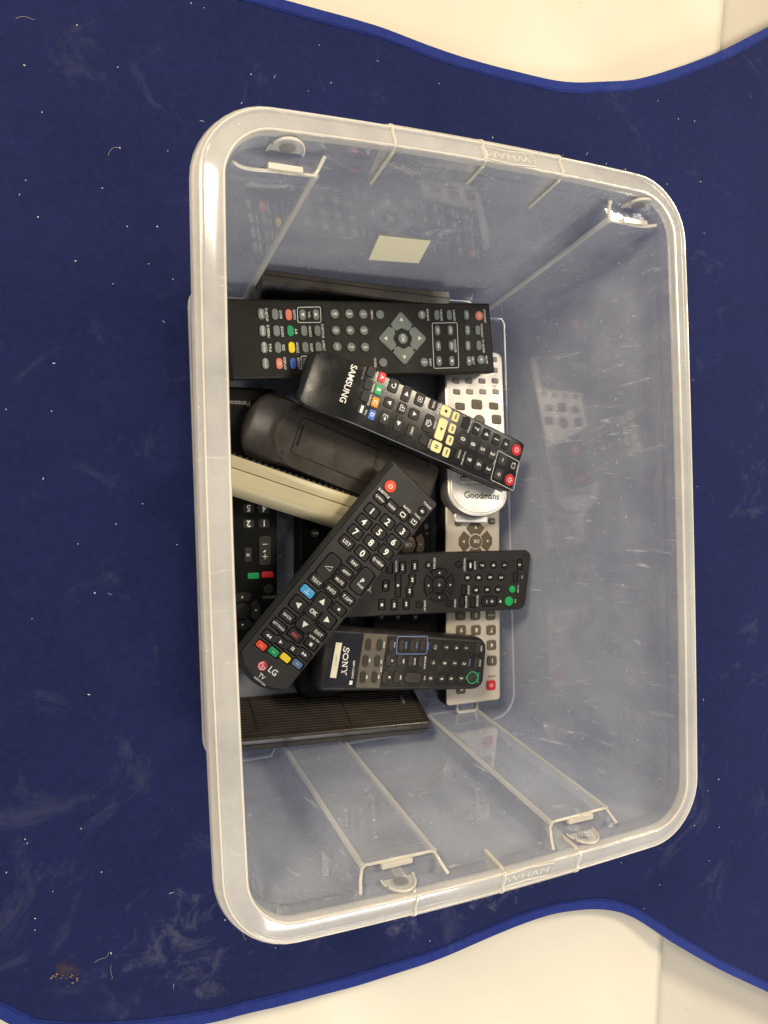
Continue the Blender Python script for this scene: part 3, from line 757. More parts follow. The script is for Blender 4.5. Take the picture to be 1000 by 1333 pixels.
ITEMS_GOLD = [
 ('b','circ',-5.2,6.8,10,10,'bronze','OK',4,'w'),
 ('nav',-5.2,6.8,16.5,8.4,'bronze'),
 ('b','circ',-23.4,-8.8,5.4,5.4,'key2','',3,'w'),
 ('b','circ',12.1,-9.9,5.4,5.4,'key2','',3,'w'),
 ('b','circ',21.1,68.9,6,6,'key2','^play',3,'w'),
 ('b','circ',5.3,70.0,6,6,'key2','^play',3,'w'),
 ('b','circ',-11.6,71.1,6,6,'key2','^play',3,'w'),
 ('t',-24.6,-2.5,'PVR',2.2,'dimw'),
]
# ------------------------------------------------------------------ palette
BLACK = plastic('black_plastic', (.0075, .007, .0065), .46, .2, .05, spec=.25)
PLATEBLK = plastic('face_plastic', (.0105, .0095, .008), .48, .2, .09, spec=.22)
DEEPBLK = plastic('shaded_black_plastic', (.004, .004, .004), .5, .2, .03, spec=.12)  # darkened copy of the black: shade deep in the pile put into its colour
GLOSSBLK = plastic('gloss_black_plastic', (.006, .006, .006), .25, .05, .05, spec=.6)
SLIMBLK = plastic('charcoal_plastic', (.026, .026, .026), .45, .25, .06)
DVDBLK = plastic('dark_grey_plastic', (.019, .0185, .018), .46, .2, .05)
DUSTBLK = plastic('dusty_black_plastic', (.017, .016, .015), .42, .2, .28)
BACKBLK = plastic('brownish_black_plastic', (.030, .024, .018), .30, .3, .06, spec=.6)
WELL = plastic('key_well', (.006, .006, .006), .7, .1)
IVORY = plastic('ivory_plastic', (.53, .47, .29), .34, .1, .05)
SILVER = plastic('silver_paint', (.68, .64, .58), .36, .2, .0, .35)
SILVER2 = plastic('champagne_paint', (.63, .57, .48), .36, .25, .0, .2)
LSILVER = plastic('bright_silver_paint', (.66, .66, .63), .3, .1, .0, .3)
COL = {
 'grey': plastic('grey_rubber', (.17, .20, .18), .5, .1, .05), 'salmon': plastic('salmon_rubber', (.72, .20, .13), .5, .1),
 'green': plastic('green_key', (.012, .30, .11), .4, .1), 'yellow': plastic('yellow_key', (.86, .66, .015), .4, .1),
 'blue': plastic('blue_key', (.05, .13, .46), .4, .1), 'red': plastic('red_key', (.60, .025, .03), .38, .1),
 'redo': plastic('orange_red_key', (.74, .075, .03), .42, .1), 'orange': plastic('amber_key', (.74, .25, .02), .4, .1),
 'cream': plastic('glow_key', (.80, .74, .36), .5, .1), 'key': plastic('black_rubber', (.016, .015, .015), .55, .2, .10),
 'keyw': plastic('worn_rubber', (.035, .033, .030), .5, .2, .30), 'key2': plastic('dull_rubber', (.05, .048, .045), .6, .2),
 'lgk': plastic('slim_key_rubber', (.015, .015, .0155), .5, .2, .06), 'cyan': plastic('cyan_key', (.06, .36, .66), .4, .1),
 'slate': plastic('slate_blue_key', (.10, .17, .33), .45, .1), 'sk': plastic('small_key_rubber', (.010, .010, .010), .5, .2),
 'sgreen': plastic('emerald_key', (.012, .42, .10), .4, .1), 'rub': plastic('dusty_rubber', (.034, .031, .027), .55, .2, .22),
 'olive': plastic('taupe_key', (.13, .105, .07), .42, .1, .03), 'nsil': plastic('pearl_key', (.33, .31, .28), .4, .1),
 'ngrey': plastic('worn_grey_key', (.20, .19, .17), .4, .1), 'bronze': plastic('bronze_key', (.15, .11, .065), .35, .1)}
INK = {'w': ink('white_ink', (.78, .77, .73)), 'dimw': ink('faded_ink', (.22, .21, .19)), 'dark': ink('dark_ink', (.03, .03, .032)),
 'lblue': ink('blue_ink', (.22, .31, .70)), 'mint': ink('green_ink', (.04, .48, .22)), 'redd': ink('red_ink', (.62, .10, .08)),
 'lsil': ink('grey_line', (.30, .29, .27)), 'stk': ink('sticker_ink', (.25, .23, .18))}
PANEL = plastic('grey_panel', (.115, .105, .085), .5, .2, .1)
NAVY = plastic('navy_panel', (.012, .013, .02), .4, .1, .06)
STICKER = plastic('sticker_paper', (.78, .73, .58), .55, .05)
LABELP = plastic('pale_yellow_label', (.93, .87, .62), .5, .05, .25)
TUB = clear_plastic('milky_clear_plastic', .27, white=(.84, .88, .93))
RIM = clear_plastic('milky_rim_plastic', .56, .12, (.97, .97, .97), (.93, .92, .90), .5, .6)
LIP = clear_plastic('milky_edge_plastic', .92, .2, (1, .98, .95), (.97, .94, .87), .3, .3)  # thick milky edges, with their bright highlights put into the white

# ------------------------------------------------------------------ remote control builder
_btn = {}
def btn_mesh(shape, w, h, hgt, col):
    key = (shape, round(w, 1), round(h, 1), hgt, col)
    if key not in _btn:
        if shape in ('circ', 'hc'): o = circle(w, 20)
        elif shape in ('pill', 'ov'): o = rrect(w, h, min(w, h) * .497, 5)
        else: o = rrect(w, h, min(w, h) * .22, 3)
        e = min(w, h)
        me = mesh_of(*slab(o, ((0, -1.6), (0, hgt - .45), (.16, hgt - .12), (.5, hgt))), smooth=15)
        me.materials.append(COL[col]); _btn[key] = me
    return _btn[key]

def legend(parent_btn, s, size, col, z):
    if not s: return
    geo = symbol(s[1:]) if s[0] == '^' else None
    if geo is None:
        lines = s.split('/') if s == 'APP/*' else [s]
        geo = text_geo(s, size * (1.12 if len(s) < 3 else 1.06), .022 if len(s) < 3 else .012)
    else: geo = xf(geo, lambda x, y, q: (x * size * .8, y * size * .8, 0))
    c = 'dark' if s[0] == '^' and s[-1] == 'd' and len(s) > 2 else col
    o = part('legend', xf(geo, lambda x, y, q: (x, y, z)), INK[c], parent_btn, smooth=0)

def sector(r0, r1, a0, a1, n=8): return arc(r1, a0, a1, n) + arc(r0, a1, a0, n)

def furnish(root, items, z0=0.0, hole_gap=.75, zfun=None, raise_=(1.1, .5)):
    """keys with printed legends, key frames and body lettering; returns the outlines of the key holes"""
    prints = {}
    holes = []
    for it in items:
        k = it[0]
        if k == 'b':
            _, sh, x, y, w, h, col, leg, ls, lc = it
            rec = sh in ('hr', 'hc')
            hgt = raise_[1] if rec else raise_[0]
            b = link('button', btn_mesh(sh, w, h, hgt, col), None, root, (x, y, z0))
            lcol = 'w'
            if col in ('nsil',): lcol = 'dark'
            if col == 'olive' and leg in ('^ud', '^rd', '^ringd'): lcol = 'dark'
            legend(b, leg, ls, 'redd' if (leg == 'REC') else lcol, hgt + .13)
            holes.append((sh, x, y, w, h))
        elif k in ('nav', 'navs', 'nav4'):
            _, x, y, r1, r0, col = it
            if k == 'nav4':      # four keys that share one diamond round the centre key
                for q, g in enumerate('urdl'):
                    a = R(-90 * q)
                    g_ = .9; t = r1 * .52
                    pl = [(g_, r0 + .4), (r0 * .72, r0 * .78), (t + 2.6, r1 - t - 2.6 + 1.6), (2.2, r1 - 1.4), (0, r1 - .5), (-2.2, r1 - 1.4), (-t - 2.6, r1 - t - 2.6 + 1.6), (-r0 * .72, r0 * .78), (-g_, r0 + .4)]
                    pl = [(px * .86, py) for px, py in pl]
                    pl = [(px * math.cos(a) - py * math.sin(a), px * math.sin(a) + py * math.cos(a)) for px, py in pl]
                    b = part('arrow_button', slab(pl, ((0, -1.4), (0, .7), (.4, 1.05))), COL[col], root, 40, (x, y, z0))
                    d = (r0 + r1) / 2 + .6
                    o = part('legend', xf(symbol(g), lambda u, v, s_: (u * 3.6 - math.sin(a) * d, v * 3.6 + math.cos(a) * d, 1.2)), INK['w'], b, 0)
                continue
            for q, g in enumerate('urdl'):
                a = 90 - 90 * q
                if k == 'navs':
                    pl = [(r0 * math.sin(R(t)), r0 * math.cos(R(t))) for t in (-38, -19, 0, 19, 38)] + [(r1 * .56, r1 * .70), (3.0, r1), (-3.0, r1), (-r1 * .56, r1 * .70)]
                    rot = R(a - 90)
                    pl = [(u * math.cos(rot) - v * math.sin(rot), u * math.sin(rot) + v * math.cos(rot)) for u, v in pl]
                    if sum(pl[i - 1][0] * pl[i][1] - pl[i][0] * pl[i - 1][1] for i in range(len(pl))) < 0: pl = pl[::-1]
                else: pl = sector(r0 + .7, r1, a - 34, a + 34)
                if k == 'nav': pl = arc(r1, a - 36, a + 36, 8) + arc(r0 + .9, a + 36, a - 36, 8)
                b = part('arrow_button', slab(pl, ((0, -1.5), (0, .25), (.35, .6))), COL[col], root, 40, (x, y, z0))
                d = (r0 + r1) / 2 + .3; sz = 2.0 if k == 'nav' else 2.8
                part('legend', xf(symbol(g), lambda u, v, s_: (u * sz + math.cos(R(a)) * d, v * sz + math.sin(R(a)) * d, .75)), INK['w'], b, 0)
                if k == 'nav': holes.append(('poly', x, y, inset(pl, -.45)))
            if k == 'nav':
                b = part('button', slab(circle(r0 * 2 - 1.0, 24), ((0, -1.5), (0, .2), (.5, .5))), COL[col], root, 40, (x, y, z0))
                if col == 'sk':
                    part('legend', xf(symbol('plus'), lambda u, v, s_: (u * 3.4, v * 3.4, .65)), INK['w'], b, 0)
                    holes.append(('hc', x, y, r0 * 2 - 1.0, r0 * 2 - 1.0))
        elif k in ('t', 'T', 'S', 'u'):
            _, x, y, s, size = it[:5]
            col = it[5] if len(it) > 5 else ('stk' if k == 'u' else 'w')
            g = sony_word(size) if k == 'S' else text_geo(s, size, {'T': .016, 't': .010, 'u': 0}[k])
            prints.setdefault(col, []).append(xf(g, lambda u, v, q: (u + x, v + y, (zfun(u + x, v + y) if zfun else 0) + z0 + (.30 if k == 'u' else .12))))
        elif k == 'sym':
            _, x, y, s, size, col = it
            prints.setdefault(col, []).append(xf(symbol(s[1:]), lambda u, v, q: (u * size * .8 + x, v * size * .8 + y, z0 + .12)))
        elif k == 'f':
            q = it[1]; cx = sum(p[0] for p in q) / len(q); cy = sum(p[1] for p in q) / len(q)
            pts = []
            for p in q:                                     # corners rounded a little
                i = q.index(p); a, c = Vector(q[i - 1]), Vector(q[(i + 1) % len(q)]); p_ = Vector(p)
                for f in (0, .5, 1):
                    e1 = p_ + (a - p_).normalized() * 1.2; e2 = p_ + (c - p_).normalized() * 1.2
                    m_ = e1.lerp(p_, f * 2 * .6) if f < .5 else (e1.lerp(e2, .5).lerp(p_, .4) if f == .5 else e2)
                    pts.append((m_.x, m_.y))
            part('printed_frame', xf(stroke(pts, .45, True), lambda u, v, s_: (u, v, z0 + .11)), INK[it[2]], root, 0)
        elif k == 'ring':
            _, x, y, r, col = it
            prints.setdefault(col, []).append(xf(stroke(arc(r, 0, 360, 28)[:-1], .7, True), lambda u, v, s_: (u + x, v + y, z0 + .12)))
        elif k == 'lg':
            _, x, y, d = it
            bd = part('badge', xf(poly(circle(d, 28)), lambda u, v, s_: (u, v, .12)), ink('badge_red', (.50, .035, .075)), root, 0, (x, y, z0))
            r = d * .36
            face = join(stroke(arc(r, 100, 360, 16), .5), stroke(((r, 0), (r * .35, 0)), .5), stroke(((-.1, r * .55), (-.1, -r * .5), (r * .45, -r * .5)), .5), poly(circle(.8, 8, (-r * .5, r * .45))))
            part('badge_mark', xf(face, lambda u, v, s_: (u, v, .2)), INK['w'], bd, 0)
        elif k in ('quad', 'quad2'):
            q = it[1]
            if sum(q[i - 1][0] * q[i][1] - q[i][0] * q[i - 1][1] for i in range(4)) < 0: q = q[::-1]
            if k == 'quad2': prints.setdefault('w', []).append(xf(poly(q), lambda u, v, s_: (u, v, z0 + .14)))
            else:
                mt = {'panel': PANEL, 'navy': NAVY, 'sticker': STICKER}[it[2]]
                t = {'panel': .05, 'navy': .04, 'sticker': .22}[it[2]]
                part({'panel': 'grey_panel', 'navy': 'badge_panel', 'sticker': 'sticker'}[it[2]], slab(q, ((0, -.3), (0, t))), mt, root, 0, (0, 0, z0))
    for col, gs in prints.items(): tag(part('lettering', join(*gs), INK[col], root, 0), kind='stuff')
    out = []
    for h in holes:
        if h[0] == 'hr': out.append(rrect(h[3] + 2 * hole_gap, h[4] + 2 * hole_gap, min(h[3], h[4]) * .25 + .5, 3, (h[1], h[2])))
        elif h[0] == 'hc': out.append(circle(h[3] + 2 * hole_gap * .8, 20, (h[1], h[2])))
        elif h[0] == 'poly': out.append([(u + h[1], v + h[2]) for u, v in h[3]])
    return out

def remote(key, label, name='remote_control', group='remote controls in the plastic box'):
    p = POSE[key]
    return thing(name, label, 'remote control', group, p['loc'], p['rot'])

def skin(profile):
    """body from stations: (u, centre, half width, z top, z bottom, top radius, bottom radius)"""
    rings = []
    for u, c, hw, zt, zb, rt, rb in profile:
        h = zt - zb
        q = rrect(2 * hw, h, (min(rt, hw * .9, h * .48), min(rt, hw * .9, h * .48), min(rb, hw * .9, h * .48), min(rb, hw * .9, h * .48)), 5)
        rings.append([(c + x, u, (zt + zb) / 2 + z) for x, z in q])
    return loft(rings)

# --- remote with grey-green keys, lying across the box
r = remote('dtv', 'flat black remote with grey-green oval keys and a diamond-shaped arrow pad')
o = rrect(61.5, 236, 1.6, 3)
part('body', slab(o, ((3.5, -18), (1.2, -17), (.2, -8), (0, -1.6))), BLACK, r, 30)
furnish(r, ITEMS_DTV)
link('face_plate', mesh_of(*slab(rrect(61.5, 236, 1.4, 3), ((0, -1.5), (0, -.9), (1.6, 0))), smooth=20), PLATEBLK, r)
for yy in (32, -22): part('printed_line', xf(stroke(((-29, yy), (29, yy)), .28), lambda x, y, z: (x, y, .06)), INK['dark'], r, 0)

# --- curved glossy remote with a bent-down end
def curved_top(x, u):
    t = max(0, -(u + 58)); return -0.0058 * t * t
r = remote('curved', 'glossy black remote with two red power keys and cream playback keys, lying diagonally')
st = []
for u in (-109.5, -109, -107.5, -105, -101, -96, -90, -84, -78, -72, -66, -60, -54, -30, 0, 40, 80, 94, 97.5, 98.4):
    q = max(0.0, (-99 - u) / 10.5); hw = 24.4 - .006 * (u + 109) - 6.5 * q * q
    e = 0.0
    if u > 96: e = (u - 96) * .5; hw -= e
    zt = curved_top(0, u); zb = max(-18, -18)
    if u < -108.5: zt -= 2.5 + (-108.5 - u)
    st.append((u, 0.0, hw, zt - e * .6, min(zb, zt - 5) + (2 if u > 97 else 0), 2.2, 6))
part('body', skin(st), GLOSSBLK, r, 50)
furnish(r, ITEMS_CURVED, z0=0, zfun=lambda x, y: curved_top(x, y), raise_=(.9, .4))
for s in (-1, 1):
    part('side_seam', tube([(s * 24.35, u, max(curved_top(0, u), -12) - 6.5) for u in range(-98, 96, 6)], .45, 6), BLACK, r)

# --- slim charcoal remote on top
r = remote('slim', 'slim charcoal remote on top of the pile with white number keys and four coloured keys')
pts_top = [(26.2, 98.2), (-26.2, 98.2)]
o = [(26.0, 97.5), (25.4, 98.4), (-25.4, 98.4), (-26.0, 97.5)] + [(-24.4, -92)] + [(-24.4 + 48.8 * t, -92 - 10 * math.sin(math.pi * min(1, max(0, t))) ** .7) for t in [i / 12 for i in range(1, 12)]] + [(24.4, -92)]
part('body', slab(o, ((2.5, -16.5), (.6, -15.5), (-2.6, -7), (-1.2, -3.4), (-.2, -1.7))), SLIMBLK, r, 30)
part('key_bed', slab(inset(o, 2.4), ((0, -1.7), (0, -1.45))), WELL, r, 0)
holes = furnish(r, ITEMS_SLIM, z0=0.0, hole_gap=1.15, raise_=(1.0, -.1))
link('face_plate', plate(inset(o, .8), holes, 1.5, .3), SLIMBLK, r, (0, 0, -.75))

# --- remote with arrow ring and two green keys
r = remote('dvd', 'dark grey remote with a round arrow pad and two bright green keys at its end')
o = rrect(53.0, 192, (5, 5, 4, 4), 4)
o = [(x * (1 + .03 * (y > 0)), y + ((2.2 * (1 - (x / 27) ** 2) + 1.2 - .13 * x) if y > 0 else 0)) for x, y in o]
part('body', slab(o, ((4, -18), (1.5, -17), (.4, -10), (0, -5), (.6, -2.6), (1.8, -1.5))), DVDBLK, r, 30)
part('key_bed', slab(inset(o, 3), ((0, -1.6), (0, -1.35))), WELL, r, 0)
holes = furnish(r, ITEMS_DVD, hole_gap=.75, raise_=(1.3, 0.0))
link('face_plate', plate(inset(o, 1.5), holes, 1.4, .35), DVDBLK, r, (0, 0, -.7))
b = part('pad_ring', xf(stroke(arc(15.4, 0, 360, 36)[:-1], .5, True), lambda x, y, z: (x, y, .1)), BLACK, r, 0, None)
b.location = Vector([i for i in ITEMS_DVD if i[0] == 'nav'][0][1:3] + (0,)) * MM

# --- dusty audio remote
r = remote('audio', 'dusty black remote with a navy badge panel, cream sticker and rows of oval keys')
o = [(x * (1.0 - .0009 * (y + 74)), y) for x, y in rrect(47.5, 148, (6, 6, 3, 3), 5)]
oo = [(x * (1.0 - .0009 * (y + 74)), y) for x, y in rrect(54.0, 156, (11, 11, 7, 7), 6)]
rings = [[(x, y, z) for x, y in q] for q, z in ((inset(oo, 4), -23), (inset(oo, 1.2), -21.5), (oo, -14), (inset(oo, .3), -6), (inset(oo, 1.4), -2.2), (inset(oo, 3), -.5), (inset(oo, 3.6), -.1))]
part('body', loft(rings), DUSTBLK, r, 40)
part('face_plate', slab(inset(oo, 4.2), ((0, -.6), (0, -.16), (.16, 0))), DUSTBLK, r, 30)
furnish(r, ITEMS_AUDIO, raise_=(1.2, .4))

# --- silver remote with a rounded end
r = remote('rounded', 'silver remote with a rounded end lettered in dark grey and pale square keys')
o = rrect(62, 150, (7, 7, .5, .5), 4, (0, 1))
o = o[:10] + [(-31, -58)] + [(-31 * math.cos(math.pi * i / 16), -58 - 21.5 * math.sin(math.pi * i / 16)) for i in range(1, 16)] + [(31, -58)]
part('body', slab(o, ((5, -19), (1.6, -17.5), (0, -9), (0, -3), (1.0, -1))), plastic('grey_shell', (.12, .115, .11), .4, .2), r, 35)
part('face_plate', slab(inset(o, .6), ((0, -3), (0, -1.0), (1.3, 0))), SILVER, r, 30)
o2 = [(28, -30), (-28, -30), (-28, -57)] + [(-28 * math.cos(math.pi * i / 16), -57 - 19.5 * math.sin(math.pi * i / 16)) for i in range(1, 16)] + [(28, -57)]
part('end_panel', slab(o2, ((0, -.6), (0, .25), (.7, .7))), LSILVER, r, 30)
furnish(r, [i for i in ITEMS_ROUNDED if i[0] == 'b' and i[1] != 'rr'], raise_=(1.0, .8))
furnish(r, [i for i in ITEMS_ROUNDED if not (i[0] == 'b' and i[1] != 'rr')], z0=.7)
part('ring_groove', xf(stroke(arc(20.5, -200, 20, 36), .5), lambda x, y, z: (x + [i for i in ITEMS_ROUNDED if i[4:7] == (11.5, 11.5, 'olive')][0][2], y + [i for i in ITEMS_ROUNDED if i[4:7] == (11.5, 11.5, 'olive')][0][3], .06)), INK['lsil'], r, 0)
part('end_tab', slab(rrect(34, 8, 2, 3, (-1, -79)), ((0, -15), (0, -12.5), (.6, -12))), LSILVER, r, 30)

# --- long champagne remote on the floor of the box
r = remote('silver', 'long champagne silver remote with taupe keys and one red power key')
o = rrect(56, 222, (3, 3, 3, 3), 3)
part('body', slab(o, ((4, -23), (1, -21), (-.6, -12), (-.6, -3), (0, -2))), BLACK, r, 35)
part('face_plate', slab(o, ((0, -2.2), (0, -.9), (1.2, 0))), SILVER2, r, 30)
furnish(r, ITEMS_SILVER, raise_=(1.3, .5))
lp = tube([(x, y + 116.5, -13) for x, y in rrect(21, 11, 3, 3)], 1.5, 8, True)
part('loop', lp, LIP, r, 60)
part('loop_plate', slab(rrect(15, 5, 1, 3, (0, 116.5)), ((0, -13.6), (0, -12.8))), TUB, r, 0)

# --- long black remote against the near wall
r = remote('digit', 'long black remote with upside-down white digits, partly under the ivory remote')
o = rrect(48, 226, 5, 4)
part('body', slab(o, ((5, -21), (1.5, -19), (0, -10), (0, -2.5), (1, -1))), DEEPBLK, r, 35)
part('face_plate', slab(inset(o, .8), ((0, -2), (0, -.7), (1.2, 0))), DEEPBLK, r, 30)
furnish(r, ITEMS_DIGIT, raise_=(.9, .5))

# --- two more on the floor, seen in the gaps
r = remote('plain', 'black remote deep in the gap below the ivory remote, one small round key showing')
o = rrect(47, 226, (14, 14, 12, 12), 5, (0, 10))
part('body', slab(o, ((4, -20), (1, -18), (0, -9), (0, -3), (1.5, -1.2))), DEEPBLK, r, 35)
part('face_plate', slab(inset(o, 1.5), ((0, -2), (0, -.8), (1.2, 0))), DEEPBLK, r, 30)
furnish(r, ITEMS_PLAIN)
r = remote('gold', 'black remote with a bronze arrow ring, deep under the charcoal remote')
o = rrect(60, 188, 6, 4)
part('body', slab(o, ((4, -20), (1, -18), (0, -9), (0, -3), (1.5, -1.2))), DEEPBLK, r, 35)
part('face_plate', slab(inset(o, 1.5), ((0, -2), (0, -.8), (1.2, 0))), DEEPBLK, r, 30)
furnish(r, ITEMS_GOLD)

# --- remote lying face down
r = remote('back', 'black remote lying face down with its battery cover up and a wide rounded end')
def back_top(x, u):
    d = math.hypot(x, (u + 40) * 1.0) - 27.0 if u < -40 else -1
    return -.42 * max(0, d) - .006 * max(0, d) ** 2
us = [-88, -87.5, -86.5, -85, -82.5, -79, -75, -71, -67, -63, -60, -57, -54, -51, -48, -45, -42, -40, -30, 0, 40, 76, 81, 82.5, 83]
rings = []
for u in us:
    hw = 25.6 + 2.6 * sstep(-46, -66, u) if u > -66 else 28.2
    if u < -70: hw = 28.2 * math.sqrt(max(.02, 1 - ((-70 - u) / 18.4) ** 2.6))
    if u > 80: hw -= (u - 80) * .5
    top = [(hw * t, u) for t in (1, .97, .9, .8, .7, .6, .5, .4, .3, .2, .1, 0)]
    top = top + [(-x, v) for x, v in reversed(top[:-1])]
    def zz(x, v):
        e = max(0, abs(x) - (hw - 3.0)); z = back_top(x, v) - e * e * .26
        if u < -86: z -= (-86 - u) * 1.5
        if u > 81: z -= (u - 81) * .8
        return max(z, -17)
    rings.append([(x, v, zz(x, v)) for x, v in top] + [(-hw, u, -15), (-hw * .8, u, -20), (hw * .8, u, -20), (hw, u, -15)])
part('body', loft(rings), BACKBLK, r, 28)
part('back_panel', slab([(24.4, 80), (-24.4, 80), (-24.4, -40)] + [(-26 * math.cos(math.pi * i / 14) * .94, -40 - 26 * math.sin(math.pi * i / 14)) for i in range(1, 14)] + [(24.4, -40)], ((0, -1.0), (0, .22), (.35, .5))), BACKBLK, r, 30)
cov = rrect(29.6, 70.5, 2.2, 4)
slot = rrect(18, 2.0, .8, 3, (-.5, -32.5))
me = plate(cov, [slot], 1.0, .3)
link('battery_cover', me, BACKBLK, r, (-2, -13, .35))
part('cover_gap', xf(stroke(rrect(30.6, 71.5, 2.6, 4), .8, True), lambda x, y, z: (x - 2, y - 13, .56)), WELL, r, 0)
part('cover_slot', slab(rrect(18, 2, .8, 3, (-2.5, -45.5)), ((0, .4), (0, .58))), WELL, r, 0)
for x, u in ((-20.4, -54.6), (15.9, -54.8), (-21.6, 69.6)):
    part('screw', loft([[(a, b, z) for a, b in circle(d, 12)] for d, z in ((3.0, .3), (3.0, .62), (1.5, .62), (1.2, .45))]), WELL, r, 30, (x, u, 0))

# --- ivory remote on its edge
p = POSE['ivory']
r = thing('remote_control', 'ivory remote standing on its long edge beside the face-down remote', 'remote control', 'remote controls in the plastic box', p['loc'], p['rot'])
# seen from its side: two shells with a seam between them
part('front_shell', slab(rrect(9.4, 128, 1.2, 3, (-6.6, 0)), ((.4, -26), (0, -25), (0, -1.2), (.5, -.3), (1.2, 0))), IVORY, r, 40)
part('rear_shell', loft([[(x + sh, y, z) for x, y in q] for q, sh, z in ((rrect(14, 128, 2, 3, (5.5, 0)), 2, -26), (rrect(17, 128, 2, 3, (6.9, 0)), 2.5, -12), (rrect(15.5, 128, 2, 3, (6.2, 0)), .5, -3.2), (rrect(12.2, 128, 2, 3, (4.6, 0)), 0, -.7), (rrect(9.5, 127, 2, 3, (3.3, 0)), 0, 0))]), IVORY, r, 40)
for i in range(22):
    part('button', box(-13.0, -11.0, -58 + i * 5.2, -55.2 + i * 5.2, -20, -2.0 - (i % 3) * .2), COL['key'], r, 0)

# --- remote leaning on the end wall, ribbed back out
ax_u = Vector((1, -.06, 0)).normalized(); nrm = Vector((0.02, .87, .50)); nrm = (nrm - ax_u * nrm.dot(ax_u)).normalized()
ax_r = ax_u.cross(nrm)
r = thing('remote_control', 'black remote leaning on the lower end wall with its ribbed back showing', 'remote control', 'remote controls in the plastic box', (-48, -173.5, 45.5))
r.matrix_world = Matrix.Translation(Vector((-48, -173.5, 45.5)) * MM) @ Matrix((ax_u, nrm.cross(ax_u), nrm)).transposed().to_4x4()
# local: x along the length, y up the face, z out of the face
o = rrect(172, 49, (4, 4, 4, 4), 4, (0, 24.5))
part('body', slab(o, ((4, -14), (1.2, -13), (0, -10), (0, -2.0), (.5, -.8), (1.6, 0))), BACKBLK, r, 35)
part('seam', tube([(-84, -.1, -6), (84, -.1, -6)], .4, 6), WELL, r)
for i in range(13):
    y = 6.5 + i * 2.9
    part('rib', slab(rrect(160, 1.5, .3, 1, (0, y)), ((0, -.5), (0, .4), (.35, .8))), BACKBLK, r, 0)
part('cover_seam', box(12.6, 13.2, 5.5, 44, -.2, .86), WELL, r, 0)
part('cover_seam', box(-66, -65.2, 8, 44, -.2, .88), WELL, r, 0)
part('catch', slab(rrect(3, 9, .6, 2, (69, 30)), ((0, -.2), (0, 1.4), (.4, 1.9))), plastic('grey_catch', (.22, .21, .2), .35), r, 30)

# --- remote standing on its edge behind the grey-keyed one
r = thing('remote_control', 'black remote standing on its edge against the upper end wall behind the grey-keyed remote', 'remote control', 'remote controls in the plastic box', (-98, 195.5, 46), (0, 0, R(-1.6)))
rings = []
for i, t in enumerate((-.004, 0, .01, .04, .1, .18, .28, .38, .48, .6, .75, .9, .985, 1.0, 1.004)):
    x = t * 164
    near = -7.5 - 5.5 * math.sin(math.pi * min(1, t / .9)) * (1 if t < .45 else .6) + (5 if t < .0 else 0)
    near = -6.2 - (1.2 if t < .1 else 1.2 + 3.2 * sstep(.1, .75, t))
    far = 3.2 - 1.6 * math.sin(math.pi * t) - (1.5 if t < 0 or t > 1 else 0)
    under = near - 9 * (1 - sstep(.15, .7, t))
    zt = -.4 * (t < 0.005) - .4 * (t > .995)
    rings.append([(x, far, -43), (x, far, zt - 1), (x, far - .8, zt), (x, near + 1.4, zt - .5), (x, near, zt - 2.4), (x, under, -12), (x, under - 2, -24), (x, under, -43)])
part('body', loft(rings), BACKBLK, r, 40)
part('front_shell', loft([[(a[0], a[1] - .35, a[2]) for a in (q[4], q[5], q[6], q[7])] + [(q[7][0], q[7][1] + 3, q[7][2]), (q[4][0], q[4][1] + 1, q[4][2] - .8)] for q in rings[2:13]]), GLOSSBLK, r, 40)
part('seam', tube([(q[2][0], -1.6 - 1.5 * (q[2][0] / 164), .05) for q in rings[1:14]], .3, 6), WELL, r)
part('screw', loft([[(-.7, a - 5, b - 22) for a, b in circle(4, 12)], [(-1.2, a - 5, b - 22) for a, b in circle(3.2, 12)]]), COL['key2'], r, 30)

# ------------------------------------------------------------------ the clear box
box_root = thing('storage_box', 'translucent plastic storage box with a rolled rim, standing open on the navy cloth', 'storage box')
POSTS_T = ((-190, -101), (116, 190))      # stacking posts in the end at +Y
POSTS_B = ((-90, -34), (52, 106))         # and in the end at -Y
def post(x, s):
    d = 0
    for a, b in (POSTS_T if s > 0 else POSTS_B):
        d = max(d, sstep(a - 4, a + 4, x) * (1 - sstep(b - 4, b + 4, x)))
    return d
def ring(hx, hy, r, z, bow=1.0, pf=0.0, depth=14.0):
    pts = []
    NC, NX, NY = 10, 110, 24
    def seg(a, b, n): return [(a[0] + (b[0] - a[0]) * i / n, a[1] + (b[1] - a[1]) * i / n) for i in range(n)]
    def corner(cx, cy, a0): return [(cx + r * math.cos(R(a0 + 90 * i / NC)), cy + r * math.sin(R(a0 + 90 * i / NC))) for i in range(NC)]
    pts += corner(hx - r, hy - r, 0) + seg((hx - r, hy), (-hx + r, hy), NX)
    pts += corner(-hx + r, hy - r, 90) + seg((-hx, hy - r), (-hx, -hy + r), NY)
    pts += corner(-hx + r, -hy + r, 180) + seg((-hx + r, -hy), (hx - r, -hy), NX)
    pts += corner(hx - r, -hy + r, 270) + seg((hx, -hy + r), (hx, hy - r), NY)
    out = []
    for x, y in pts:
        wx = max(0, 1 - (x / hx) ** 2); wy = max(0, 1 - (y / hy) ** 2)
        ex = max(0, min(1, (abs(x) - (hx - r)) / r)); ey = max(0, min(1, (abs(y) - (hy - r)) / r))
        nx = x + (1 if x > 0 else -1) * bow * 2.8 * wy * ex
        ny = y + (1 if y > 0 else -1) * bow * 4.6 * wx * ey
        if pf:
            lim = hy + bow * 4.6 * wx - depth * pf * post(x, 1 if y > 0 else -1)
            ny = max(-lim, min(lim, ny))
        out.append((nx, ny, z))
    return out
HT = 203.0
def hx(z): return 147.5 + (161.6 - 147.5) * z / HT
